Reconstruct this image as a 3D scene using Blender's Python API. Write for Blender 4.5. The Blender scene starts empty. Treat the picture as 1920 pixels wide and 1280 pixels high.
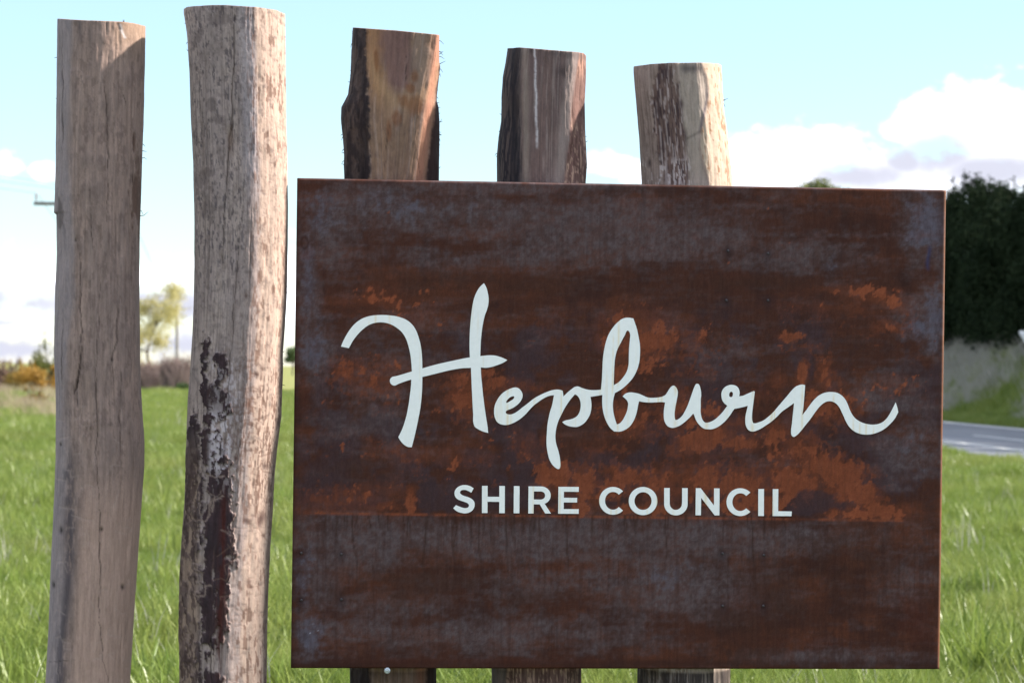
import bpy, math, random
import numpy as np
from mathutils import Matrix, Vector
R = math.radians
random.seed(7); RNG = np.random.RandomState(7)
SC = bpy.context.scene
COL = SC.collection

# ------------------------------------------------------------------ camera
F = 3900.0                                   # focal length in photo pixels (1920 wide)
EYE = np.array([0.0, 0.0, 1.6])
PITCH, ROLL = math.atan(50 / F), 0.0121
FW = np.array([0, math.cos(PITCH), math.sin(PITCH)])
_r, _u = np.array([1.0, 0, 0]), np.cross(np.array([1.0, 0, 0]), FW)
RT = math.cos(ROLL) * _r + math.sin(ROLL) * _u
UP = -math.sin(ROLL) * _r + math.cos(ROLL) * _u
cam = bpy.data.cameras.new('camera'); co = bpy.data.objects.new('camera', cam); COL.objects.link(co)
cam.sensor_width = 22.3; cam.lens = F / 1920 * 22.3
cam.clip_start = 0.05; cam.clip_end = 9000
co.matrix_world = Matrix(((RT[0], UP[0], -FW[0], EYE[0]), (RT[1], UP[1], -FW[1], EYE[1]), (RT[2], UP[2], -FW[2], EYE[2]), (0, 0, 0, 1)))
cam.dof.use_dof = True; cam.dof.focus_distance = 5.1; cam.dof.aperture_fstop = 3.9; cam.dof.aperture_blades = 7
SC.camera = co

# ------------------------------------------------------------------ sun, sky, exposure
SUN_EL, SUN_AZ = R(36), R(90 - 6.0)          # azimuth clockwise from +Y: along the row, from the right
SDIR = np.array([math.cos(SUN_EL) * math.sin(SUN_AZ), math.cos(SUN_EL) * math.cos(SUN_AZ), math.sin(SUN_EL)])
sl = bpy.data.lights.new('sun', 'SUN'); so = bpy.data.objects.new('sun', sl); COL.objects.link(so)
sl.energy = 3.6; sl.angle = R(2.2); sl.color = (1.0, 0.93, 0.82)
so.rotation_euler = Vector(SDIR).to_track_quat('Z', 'Y').to_euler()
SC.view_settings.view_transform = 'Standard'; SC.view_settings.look = 'None'
SC.view_settings.gamma = 1.0; SC.view_settings.use_curve_mapping = False
SC.view_settings.exposure = 1.64

class NT:
    """tiny node helper"""
    def __init__(s, tree): s.t = tree; s.n = tree.nodes; s.l = tree.links
    def new(s, typ, **kw):
        n = s.n.new(typ)
        for k, v in kw.items():
            if k.startswith('i_'):
                k = k[2:]; n.inputs[int(k) if k.isdigit() else k.replace('_', ' ')].default_value = v
            else: setattr(n, k, v)
        return n
    def link(s, a, b): s.l.new(a, b)
    def val(s, x, sock):
        if hasattr(x, 'is_output'): s.link(x, sock)
        else: sock.default_value = x
    def m(s, op, a, b=0.0, c=None, clamp=False):
        n = s.new('ShaderNodeMath', operation=op, use_clamp=clamp)
        s.val(a, n.inputs[0]); s.val(b, n.inputs[1])
        if c is not None: s.val(c, n.inputs[2])
        return n.outputs[0]
    def vm(s, op, a, b=None, out=0):
        n = s.new('ShaderNodeVectorMath', operation=op); s.val(a, n.inputs[0])
        if b is not None: s.val(b, n.inputs[1])
        return n.outputs[out]
    def noise(s, vec, scale, detail=4, rough=0.55, out='Fac'):
        n = s.new('ShaderNodeTexNoise'); s.link(vec, n.inputs['Vector'])
        n.inputs['Scale'].default_value = scale; n.inputs['Detail'].default_value = detail; n.inputs['Roughness'].default_value = rough
        return n.outputs[out]
    def ramp(s, fac, lo, hi, a=0.0, b=1.0, smooth=True):
        n = s.new('ShaderNodeMapRange', interpolation_type='SMOOTHSTEP' if smooth else 'LINEAR')
        s.val(fac, n.inputs[0]); s.val(lo, n.inputs[1]); s.val(hi, n.inputs[2]); s.val(a, n.inputs[3]); s.val(b, n.inputs[4])
        return n.outputs[0]
    def mix(s, fac, a, b, blend='MIX'):
        n = s.new('ShaderNodeMix', data_type='RGBA', blend_type=blend)
        s.val(fac, n.inputs[0]); s.val(a, n.inputs[6]); s.val(b, n.inputs[7])
        return n.outputs[2]
    def scale(s, vec, xyz):
        return s.vm('MULTIPLY', vec, xyz)

def pixdir(px, py):
    d = FW + (px - 960) / F * RT + (640 - py) / F * UP
    return d / np.linalg.norm(d)

w = bpy.data.worlds.new('World'); SC.world = w; w.use_nodes = True
N = NT(w.node_tree); w.node_tree.nodes.clear()
sky = N.new('ShaderNodeTexSky', sky_type='NISHITA', sun_disc=False, sun_elevation=SUN_EL, sun_rotation=SUN_AZ,
            altitude=400, air_density=1.35, dust_density=0.0, ozone_density=4.5)
tc = N.new('ShaderNodeTexCoord'); D = tc.outputs['Generated']
nz = N.noise(D, 26, 8, 0.58); nzl = N.noise(D, 7, 6, 0.6)
# cumulus seen in the photograph: direction of the puff, angular half sizes (rad)
PUFFS = [((1150, 306), .016, .0085), ((1195, 322), .014, .010), ((1290, 305), .012, .008), ((1420, 300), .022, .016), ((1500, 290), .030, .022), ((1560, 285), .024, .018),
         ((1630, 330), .030, .020), ((1720, 240), .020, .012), ((1800, 215), .030, .016), ((1850, 200), .030, .017), ((1910, 205), .034, .018), ((1900, 270), .040, .020),
         ((1500, 335), .05, .016), ((1790, 325), .06, .018),
         ((10, 310), .012, .010), ((75, 318), .008, .007), ((20, 510), .034, .012), ((-40, 540), .06, .020), ((75, 530), .026, .013), ((90, 570), .03, .012), ((30, 606), .05, .004),
         ((290, 520), .022, .009), ((340, 495), .016, .008), ((320, 570), .034, .010), ((330, 640), .05, .010), ((20, 655), .09, .013), ((545, 560), .02, .03), ((700, 600), .10, .012), ((-160, 500), .07, .03), ((2060, 240), .08, .035), ((2250, 300), .09, .04)]
cov = None
for (pp, rx, ry) in PUFFS:
    c = pixdir(*pp); rx, ry = rx * .96, ry * .88
    # isotropic offset scaled so that rx horizontally and ry vertically give 1
    d = N.vm('SUBTRACT', D, tuple(c)); d = N.vm('MULTIPLY', d, (1 / rx, 1 / rx, 1 / ry)); L = N.vm('LENGTH', d, out=1)
    v = N.m('SUBTRACT', 1.0, L)
    cov = v if cov is None else N.m('SMOOTH_MAX', cov, v, 0.35) if False else (v if cov is None else N.m('MAXIMUM', cov, v))
cov = N.m('MAXIMUM', cov, -1.2)
nzf = N.noise(N.scale(D, (1, 1, 1.5)), 95, 5, 0.6)
dens = N.m('ADD', N.m('ADD', cov, N.m('MULTIPLY', N.m('SUBTRACT', nz, 0.5), 2.0)), N.m('MULTIPLY', N.m('SUBTRACT', nzf, 0.5), 1.3))
a1 = N.ramp(dens, 0.06, 0.72)
# unseen cumulus over the rest of the sky, cover raised to brighten the shade
sep = N.new('ShaderNodeSeparateXYZ'); N.link(D, sep.inputs[0])
az_out = N.m('MAXIMUM', N.ramp(N.m('DIVIDE', N.m('ABSOLUTE', sep.outputs[0]), N.m('MAXIMUM', sep.outputs[1], 0.001)), 0.30, 0.5), N.ramp(sep.outputs[2], .22, .34))
band = az_out
a2 = N.m('MULTIPLY', N.ramp(N.m('ADD', nzl, N.m('MULTIPLY', N.m('SUBTRACT', nz, .5), .25)), 0.455, 0.54), band)
alpha = N.m('MAXIMUM', a1, a2)
shd = None                                                    # grey undersides
for (pp, rx, ry) in [((1760, 292), .020, .012), ((1700, 300), .012, .008), ((1850, 320), .03, .008), ((30, 572), .05, .013), ((-60, 590), .06, .016), ((300, 575), .035, .010), ((20, 650), .09, .016), ((330, 650), .05, .014), ((1600, 330), .03, .008)]:
    d = N.vm('MULTIPLY', N.vm('SUBTRACT', D, tuple(pixdir(*pp))), (1 / rx, 1 / rx, 1 / ry)); v = N.m('SUBTRACT', 1.0, N.vm('LENGTH', d, out=1))
    shd = v if shd is None else N.m('MAXIMUM', shd, v)
shd = N.ramp(N.m('ADD', N.m('MAXIMUM', shd, -.6), N.m('MULTIPLY', N.m('SUBTRACT', nz, .5), 1.5)), -.35, .75)
shd = N.m('MAXIMUM', shd, N.m('MULTIPLY', N.ramp(nzl, .54, .66), az_out))
shade = N.m('MULTIPLY', N.m('POWER', .40, shd), 8.0)
hz = N.ramp(sep.outputs[2], 0.10, 0.0)                       # pale air near the horizon
cb = N.new('ShaderNodeCombineColor'); N.link(N.m('MULTIPLY', shade, .98), cb.inputs[0]); N.link(shade, cb.inputs[1]); N.link(N.m('ADD', N.m('MULTIPLY', shade, 1.02), .5), cb.inputs[2])
veil = N.mix(.45, sky.outputs[0], (2.65, 3.75, 4.5, 1))                       # even cirrus veil, added to flatten the sky's brightening towards the horizon
skyc = N.mix(alpha, veil, cb.outputs[0])
bg = N.new('ShaderNodeBackground'); bg.inputs['Strength'].default_value = 0.08; N.link(skyc, bg.inputs['Color'])
wo = N.new('ShaderNodeOutputWorld'); N.link(bg.outputs[0], wo.inputs[0])

# ------------------------------------------------------------------ helpers
def ray(px, py):
    return FW + ((px - 960) / F)[..., None] * RT + ((640 - py) / F)[..., None] * UP
def on_plane(px, py, P0, nrm):
    d = ray(np.asarray(px, float), np.asarray(py, float))
    t = ((P0 - EYE) @ nrm) / (d @ nrm)
    return EYE + d * t[..., None]
def at(px, py, Y):
    d = ray(np.array(px, float), np.array(py, float)); return EYE + d * (Y / d[1])

def srgb(c):
    c = np.asarray(c, float) / 255.0
    return np.where(c <= 0.04045, c / 12.92, ((c + 0.055) / 1.055) ** 2.4)

_tab = {}
def vnoise(x, y, seed):
    if seed not in _tab: _tab[seed] = np.random.RandomState(seed).rand(256, 256)
    t = _tab[seed]
    xi, yi = np.floor(x).astype(int), np.floor(y).astype(int)
    fx, fy = x - xi, y - yi
    fx, fy = fx * fx * (3 - 2 * fx), fy * fy * (3 - 2 * fy)
    a, b = t[yi & 255, xi & 255], t[yi & 255, (xi + 1) & 255]
    c, d = t[(yi + 1) & 255, xi & 255], t[(yi + 1) & 255, (xi + 1) & 255]
    return (a * (1 - fx) + b * fx) * (1 - fy) + (c * (1 - fx) + d * fx) * fy
def fbm(x, y, seed, octs=4, gain=.55):
    s, amp, tot = 0, 1, 0
    for k in range(octs):
        s = s + amp * vnoise(x * 2 ** k + 17.3 * k, y * 2 ** k + 5.1 * k, seed + k); tot += amp; amp *= gain
    return s / tot
def sstep(x, a, b):
    t = np.clip((x - a) / (b - a), 0, 1); return t * t * (3 - 2 * t)
def polydist(px, py, pts):
    best = np.full(px.shape, 1e9)
    for (x0, y0), (x1, y1) in zip(pts[:-1], pts[1:]):
        dx, dy = x1 - x0, y1 - y0; t = np.clip(((px - x0) * dx + (py - y0) * dy) / (dx * dx + dy * dy + 1e-9), 0, 1)
        best = np.minimum(best, np.hypot(px - x0 - t * dx, py - y0 - t * dy))
    return best

def mk(name, verts, quads=None, tris=None, col=None, mat=None, parent=None, smooth=True, link=True, mats=None, fmat=None):
    me = bpy.data.meshes.new(name); verts = np.asarray(verts, np.float32)
    q = np.zeros((0, 4), np.int32) if quads is None else np.asarray(quads, np.int32).reshape(-1, 4)
    t = np.zeros((0, 3), np.int32) if tris is None else np.asarray(tris, np.int32).reshape(-1, 3)
    me.vertices.add(len(verts)); me.vertices.foreach_set('co', verts.ravel())
    me.loops.add(q.size + t.size); me.loops.foreach_set('vertex_index', np.concatenate([q.ravel(), t.ravel()]))
    me.polygons.add(len(q) + len(t))
    ls = np.concatenate([np.arange(len(q)) * 4, q.size + np.arange(len(t)) * 3]).astype(np.int32)
    me.polygons.foreach_set('loop_start', ls)
    if smooth: me.polygons.foreach_set('use_smooth', np.ones(len(q) + len(t), bool))
    me.update(calc_edges=True); me.validate()
    if col is not None:
        a = me.color_attributes.new('paint', 'FLOAT_COLOR', 'POINT')
        c = np.ones((len(verts), 4), np.float32); c[:, :3] = col; a.data.foreach_set('color', c.ravel())
    if mat: me.materials.append(mat)
    o = bpy.data.objects.new(name, me)
    if link: COL.objects.link(o)
    if parent: o.parent = parent
    return o
def tag(o, label=None, cat=None, group=None, kind=None):
    for k, v in (('label', label), ('category', cat), ('group', group), ('kind', kind)):
        if v: o[k] = v
    return o
def empty(name, loc, label=None, cat=None, group=None):
    o = bpy.data.objects.new(name, None); COL.objects.link(o); o.location = loc; o.empty_display_size = .1
    return tag(o, label, cat, group)

def tube(pts, rad, seg=8, cap=True):
    pts = np.asarray(pts, float); n = len(pts); rad = np.broadcast_to(rad, (n,))
    V, Q, T = [], [], []
    tan = np.gradient(pts, axis=0); tan /= np.linalg.norm(tan, axis=1)[:, None] + 1e-9
    ref = np.array([0, 0, 1.0]) if abs(tan[0][2]) < .8 else np.array([1.0, 0, 0])
    for i in range(n):
        a = np.cross(tan[i], ref); a /= np.linalg.norm(a) + 1e-9; b = np.cross(tan[i], a)
        for k in range(seg):
            t = 2 * math.pi * k / seg; V.append(pts[i] + rad[i] * (math.cos(t) * a + math.sin(t) * b))
    for i in range(n - 1):
        for k in range(seg): Q.append((i * seg + k, i * seg + (k + 1) % seg, (i + 1) * seg + (k + 1) % seg, (i + 1) * seg + k))
    if cap:
        for base in (0, (n - 1) * seg):
            V.append(V[base:base + seg][0] * 0 + pts[0 if base == 0 else -1]); c = len(V) - 1
            for k in range(seg): T.append((base + k, base + (k + 1) % seg, c))
    return np.array(V), np.array(Q, int).reshape(-1, 4), np.array(T, int).reshape(-1, 3)
def box(cx, cy, cz, sx, sy, sz):
    V = np.array([(cx + i * sx / 2, cy + j * sy / 2, cz + k * sz / 2) for i in (-1, 1) for j in (-1, 1) for k in (-1, 1)])
    return V, np.array([(0, 1, 3, 2), (4, 6, 7, 5), (0, 4, 5, 1), (2, 3, 7, 6), (0, 2, 6, 4), (1, 5, 7, 3)]), np.zeros((0, 3), int)
def join(parts):
    V, Q, T, n = [], [], [], 0
    for v, q, t in parts:
        V.append(v); Q.append(np.asarray(q, int).reshape(-1, 4) + n); T.append(np.asarray(t, int).reshape(-1, 3) + n); n += len(v)
    return np.concatenate(V), np.concatenate(Q), np.concatenate(T)
def lathe(profile, seg=16):
    """profile [(r, z)...] round z"""
    V = [(r * math.cos(2 * math.pi * k / seg), r * math.sin(2 * math.pi * k / seg), z) for r, z in profile for k in range(seg)]
    Q = [(i * seg + k, i * seg + (k + 1) % seg, (i + 1) * seg + (k + 1) % seg, (i + 1) * seg + k) for i in range(len(profile) - 1) for k in range(seg)]
    return np.array(V), np.array(Q), np.zeros((0, 3), int)

def mat(name):
    m = bpy.data.materials.new(name); m.use_nodes = True; n = NT(m.node_tree)
    b = m.node_tree.nodes['Principled BSDF']; return m, n, b
def plain(name, c, rough=.7, metal=0, var=.25, scale=8, spec=.5):
    m, n, b = mat(name); t = n.new('ShaderNodeTexCoord').outputs['Object']
    f = n.ramp(n.noise(t, scale, 5), .25, .75, 1 - var, 1 + var)
    col = n.mix(1.0, (*c, 1), n.new('ShaderNodeCombineColor').outputs[0], 'MULTIPLY')
    cc = n.n[-2] if False else None
    comb = [x for x in n.n if x.type == 'COMBINE_COLOR'][-1]
    for i in range(3): n.link(f, comb.inputs[i])
    n.link(col, b.inputs['Base Color']); b.inputs['Roughness'].default_value = rough; b.inputs['Metallic'].default_value = metal
    b.inputs['Specular IOR Level'].default_value = spec
    return m
def leafmat(name, c, c2, trans=.35, rough=.6, patch=False):
    m, n, b = mat(name); oi = n.new('ShaderNodeObjectInfo'); t = n.new('ShaderNodeTexCoord').outputs['Object']
    geo = n.new('ShaderNodeNewGeometry')
    f = n.m('ADD', n.m('MULTIPLY', geo.outputs['Random Per Island'], .6), n.m('MULTIPLY', oi.outputs['Random'], .4))
    f = n.m('ADD', n.m('MULTIPLY', f, .65), n.m('MULTIPLY', n.ramp(n.noise(geo.outputs['Position'] if patch else t, .9 if patch else 1.3, 4), .32, .68), .35))
    col = n.mix(f, (*c, 1), (*c2, 1))
    if patch: col = n.mix(n.m('MULTIPLY', n.ramp(n.noise(geo.outputs['Position'], .33, 4), .45, .68), .55), col, n.mix(geo.outputs['Random Per Island'], (.16, .195, .045, 1), (.34, .335, .12, 1)))
    n.link(col, b.inputs['Base Color'])
    b.inputs['Roughness'].default_value = rough; b.inputs['Specular IOR Level'].default_value = min(.25, c[1] * 1.6)
    tr = n.new('ShaderNodeBsdfTranslucent'); n.link(col, tr.inputs[0])
    ms = n.new('ShaderNodeMixShader'); ms.inputs[0].default_value = trans
    n.link(b.outputs[0], ms.inputs[1]); n.link(tr.outputs[0], ms.inputs[2])
    n.link(ms.outputs[0], n.n['Material Output'].inputs[0]); return m

# ------------------------------------------------------------------ ground, road
def road_x(Y): return 12.98 - 0.08 * (Y - 40.0)               # centre line
RW = 3.72
ROAD_D = np.array([-0.08, 1.0]) / math.hypot(.08, 1); ROAD_N = np.array([1.0, .08]) / math.hypot(.08, 1)
def road_s(X, Y): return (X - road_x(Y)) * ROAD_N[0]          # signed distance to the centre line
def ground_z(X, Y):
    X = np.asarray(X, float); Y = np.asarray(Y, float)
    s = road_s(X, Y)
    z = 0.10 * (fbm(X * .11 + 40, Y * .11 + 40, 3, 3) - .5) + .5 * (fbm(X * .012 + 9, Y * .012 + 9, 5, 2) - .5) * sstep(np.hypot(X, Y), 90, 300)
    near = sstep(np.abs(s), RW + .3, RW + 2.0)
    z = z * near - 0.03 * (1 - near)
    bank = sstep(s, RW + 1.0, RW + 5.6) * 2.75 * sstep(Y, -80, 20)
    z = z + bank + .25 * (fbm(X * .5 + 3, Y * .5 + 8, 9, 3) - .5) * sstep(s, RW + 1.0, RW + 3)
    return z
def axis(fine0, fine1, step, far, n):
    a = np.arange(fine0, fine1 + 1e-6, step)
    k = np.linspace(0, 1, n)[1:]
    lo = fine0 - (far + fine0) * k ** 2.6 if True else 0
    hi = fine1 + (far - fine1) * k ** 2.6
    return np.concatenate([lo[::-1], a, hi])
gx, gy = axis(-45, 45, .6, 3500, 30), axis(-10, 140, .8, 4500, 30)
GX, GY = np.meshgrid(gx, gy)
GV = np.stack([GX, GY, ground_z(GX, GY)], -1).reshape(-1, 3)
nx, ny = len(gx), len(gy)
I = np.arange(nx * ny).reshape(ny, nx)
GQ = np.stack([I[:-1, :-1], I[:-1, 1:], I[1:, 1:], I[1:, :-1]], -1).reshape(-1, 4)

gm, n, b = mat('meadow_ground')
P = n.new('ShaderNodeNewGeometry').outputs['Position']
flat = n.scale(P, (1, 1, 0))
sp = n.new('ShaderNodeSeparateXYZ'); n.link(P, sp.inputs[0])
far = n.ramp(sp.outputs[1], 20, 110)
n1 = n.noise(flat, .35, 5); n2 = n.noise(n.scale(flat, (1, .35, 0)), 3.0, 5); n3 = n.noise(flat, 30, 4)
c = n.mix(n.ramp(n1, .35, .65), (.125, .185, .034, 1), (.185, .225, .055, 1))
c = n.mix(n.ramp(n2, .35, .65), c, (.120, .175, .035, 1))
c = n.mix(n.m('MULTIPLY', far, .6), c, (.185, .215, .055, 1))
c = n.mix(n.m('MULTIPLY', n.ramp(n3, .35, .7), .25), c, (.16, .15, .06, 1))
c = n.mix(n.ramp(sp.outputs[1], 34, 14), c, (.045, .060, .018, 1))  # near soil darkened: thatch shade between the blades is in this colour
# pale dry grass west of the field edge and yellow paddock beyond it
wst = n.m('MULTIPLY', n.ramp(n.m('ADD', sp.outputs[1], n.m('MULTIPLY', n.m('SUBTRACT', n1, .5), 18)), 56, 66), n.ramp(n.m('ADD', n.m('DIVIDE', sp.outputs[0], sp.outputs[1]), n.m('MULTIPLY', n.m('SUBTRACT', n2, .5), .02)), -.205, -.222))
c = n.mix(wst, c, n.mix(n.ramp(n2, .35, .6), (.19, .165, .115, 1), (.14, .16, .065, 1)))
pad = n.ramp(sp.outputs[1], 116, 122)
c = n.mix(n.m('MULTIPLY', pad, .85), c, n.mix(n.ramp(n1, .4, .6), (.24, .22, .08, 1), (.18, .20, .07, 1)))
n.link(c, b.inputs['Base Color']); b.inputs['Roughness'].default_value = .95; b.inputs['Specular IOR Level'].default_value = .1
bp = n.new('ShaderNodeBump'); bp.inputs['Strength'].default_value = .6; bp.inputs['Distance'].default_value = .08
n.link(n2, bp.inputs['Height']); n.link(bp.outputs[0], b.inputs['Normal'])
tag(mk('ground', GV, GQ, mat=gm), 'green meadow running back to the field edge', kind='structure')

# road: one strip of asphalt, painted lines as sheets 4 mm above it
def strip(s0, s1, y0, y1, dz, n_=160):
    ys = np.linspace(y0, y1, n_); V, Q = [], []
    for i, y in enumerate(ys):
        cx = road_x(y)
        for s in (s0, s1): V.append((cx + s * ROAD_N[0], y + s * ROAD_N[1] * .0, .022 + dz))
        if i: Q.append((2 * i - 2, 2 * i - 1, 2 * i + 1, 2 * i))
    return np.array(V), np.array(Q), np.zeros((0, 3), int)
rm, n, b = mat('asphalt'); t = n.new('ShaderNodeNewGeometry').outputs['Position']
f = n.ramp(n.noise(n.scale(t, (1, .12, 1)), 1.1, 4), .3, .7); g = n.noise(t, 60, 3)
c = n.mix(f, (.105, .112, .135, 1), (.145, .152, .178, 1)); c = n.mix(n.m('MULTIPLY', n.ramp(g, .4, .7), .35), c, (.09, .09, .095, 1))
n.link(c, b.inputs['Base Color']); b.inputs['Roughness'].default_value = .75
line_m = plain('road_paint', (.72, .72, .70), .6, var=.15, scale=3)
rd = tag(mk('road', *strip(-RW, RW, -40, 1200, 0, 300), mat=rm), 'grey two lane road passing behind the sign', kind='structure')
v = [strip(RW - .62, RW - .36, -40, 700, .004, 200), strip(-RW + 1.5, -RW + 1.62, -40, 700, .004, 200)]
for k in range(-4, 60): v.append(strip(-.07, .07, k * 12.0 + 1.5, k * 12.0 + 5.5, .004, 6))
tag(mk('road_marking', *join(v), mat=line_m), 'white edge lines and dashes painted on the road', kind='structure')

# ------------------------------------------------------------------ the sign
TH, LEAN = .0721788, .015664
SW, SH, ST = 1.58977, 1.18541, .045
E_ = np.array([math.cos(TH), math.sin(TH), 0]); N0 = np.array([math.sin(TH), -math.cos(TH), 0])
V_ = math.cos(LEAN) * np.array([0, 0, 1.0]) + math.sin(LEAN) * N0
N_ = np.cross(E_, V_)
SCEN = np.array([.27081, 5.06, 1.46099])                     # centre of the front face
SB = SCEN - V_ * SH / 2
sign = bpy.data.objects.new('council_sign', None); COL.objects.link(sign)
sign.matrix_world = Matrix(((E_[0], V_[0], N_[0], SB[0]), (E_[1], V_[1], N_[1], SB[1]), (E_[2], V_[2], N_[2], SB[2]), (0, 0, 0, 1)))
tag(sign, 'large rusted steel council sign with white lettering mounted on timber posts', 'sign')
def uv(px, py):
    p = on_plane(px, py, SCEN, N_) - SB
    return p @ E_, p @ V_
def to_px(u, v):
    p = SB + u[..., None] * E_ + v[..., None] * V_ - EYE
    return 960 + F * (p @ RT) / (p @ FW), 640 - F * (p @ UP) / (p @ FW)

BEV = .0075
gu = np.linspace(-SW / 2 + BEV, SW / 2 - BEV, 500); gv = np.linspace(BEV, SH - BEV, 374)
U, Vv = np.meshgrid(gu, gv); X, Y = to_px(U, Vv)
hs = X.shape
def el(x, y, rx, ry, rot=0):
    c_, s_ = math.cos(R(rot)), math.sin(R(rot)); dx, dy = X - x, Y - y
    return np.clip(1 - np.hypot((dx * c_ + dy * s_) / rx, (-dx * s_ + dy * c_) / ry), -1, 1)
def blobs(lst):
    m = np.full(hs, -1.0)
    for L in lst:
        k = L[4] if len(L) > 4 else 1; m = np.maximum(m, (el(*L[:4], L[5] if len(L) > 5 else 0) + .5) * k - .5)
    return m
f_s = fbm(X / 26, Y / 26, 11, 6, .62); f_h = fbm(X / 150, Y / 34, 21, 6, .6); f_v = fbm(X / 14, Y / 150, 31, 4, .6)
f_f = fbm(X / 7, Y / 7, 41, 4, .65); f_b = fbm(X / 90, Y / 90, 51, 6, .6); f_p = np.random.RandomState(3).rand(*hs)
rust = srgb((65, 37, 28)); rust2 = srgb((80, 45, 31)); deep = srgb((50, 29, 25)); plum = srgb((60, 46, 52))
gray = srgb((84, 75, 80)); blueg = srgb((84, 86, 104)); orange = srgb((128, 70, 46)); orange2 = srgb((104, 56, 36))
C = np.empty(hs + (3,)); C[:] = rust
def lay(mask, col):
    global C
    C = C * (1 - mask[..., None]) + np.asarray(col) * mask[..., None]
lay(sstep(f_h, .45, .65) * .8, rust2)
lay(sstep(f_b, .5, .68) * .7, deep)
lay(sstep(f_s + (f_v - .5) * .5, .52, .7) * .6, deep)
band_top = sstep(Y, 620, 520); mid = sstep(Y, 540, 640) * sstep(Y, 975, 940)
lay(mid * sstep(f_b * .6 + f_s * .4, .44, .60) * .75, plum)
# grey mill-scale patches
GR = [(760, 395, 210, 60, .9), (700, 370, 160, 40), (1180, 440, 330, 62, 1), (1050, 405, 300, 35, .9), (900, 350, 420, 20, .7), (1000, 480, 420, 25, .7), (620, 420, 75, 100, .9), (580, 560, 26, 140, 1),
      (592, 660, 40, 70, 1), (1500, 480, 130, 36, .8), (1590, 500, 70, 40, .7), (1735, 430, 46, 80, 1.1), (1750, 600, 30, 70, 1.2), (1725, 600, 50, 40, 1), (1715, 855, 75, 55, .9), (1690, 760, 60, 90, .6), (1640, 745, 60, 30, .8), (700, 760, 140, 90, .55),
      (760, 640, 180, 50, .5), (1330, 660, 120, 40, .45), (1040, 1005, 560, 42, 1.05), (640, 1010, 90, 40, .9), (600, 1085, 50, 60, .9), (680, 1030, 110, 50, 1), (900, 1185, 360, 42, .8), (760, 1140, 200, 40, .6),
      (1285, 1110, 190, 60, .9), (1250, 1075, 80, 40, 1), (1560, 1232, 160, 16, .8), (1700, 1080, 60, 60, .55), (575, 1190, 22, 70, .9), (1000, 1100, 300, 40, .5), (1400, 1000, 300, 20, .8), (1440, 860, 60, 20, .3), (1770, 520, 14, 190, .7)]
g = blobs(GR); wob = (f_s - .5) * 1.5 + (f_h - .5) * 1.5
f_g = fbm(X / 9, Y / 8, 141, 5, .65); f_hs = fbm(X / 60, Y / 9, 151, 4, .6)
gmask = sstep(g + wob * .8 + (f_g - .5) * .5 + (f_hs - .5) * .7, -.55, .80)
lay(np.clip(gmask * (.48 + .52 * sstep(f_g * .6 + f_f * .4, .32, .68)) * .92, 0, 1), gray)
lay(sstep(f_g * .4 + f_hs * .6, .48, .70) * .16, gray)
bl = blobs([(1738, 425, 44, 60), (1752, 600, 28, 60), (1725, 610, 44, 34), (590, 650, 26, 60, .9), (578, 540, 16, 100, .8), (600, 400, 50, 60, .7), (760, 385, 130, 40, .6), (1250, 1080, 60, 28, .6), (570, 1090, 24, 60, .7), (580, 1200, 26, 50, .8), (1720, 855, 50, 40, .6), (1560, 500, 60, 30, .5)])
lay(sstep(bl + wob * .7 + (f_g - .5) * 1.2, -.1, .8) * .6 * (.4 + f_f), blueg)
# dark brown sheets under the grey band
DB = [(900, 535, 400, 34, .8), (1400, 530, 260, 26, .8), (1580, 400, 120, 26, .6), (1400, 1170, 160, 100, .7), (1450, 1120, 120, 80, .8), (1600, 1050, 140, 120, .6), (800, 1095, 160, 45, .8), (640, 1110, 60, 24, .6), (1000, 1120, 240, 22, .6), (660, 880, 100, 60, .7), (1720, 700, 40, 40, .6), (1740, 930, 40, 100, .6), (1600, 650, 90, 80, .6)]
lay(sstep(blobs(DB) + (f_s - .5) * 1.2 + (f_h - .5), 0, .6) * .7, srgb((58, 35, 27)))
lay(sstep(blobs([(1720, 1160, 70, 90, .8), (1400, 1130, 70, 40, .7), (660, 500, 90, 60, .5), (1500, 1200, 200, 30, .6), (900, 1240, 500, 10, .8)]) + (f_s - .5) * 1.2, 0, .7) * .5, srgb((76, 38, 26)))
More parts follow.
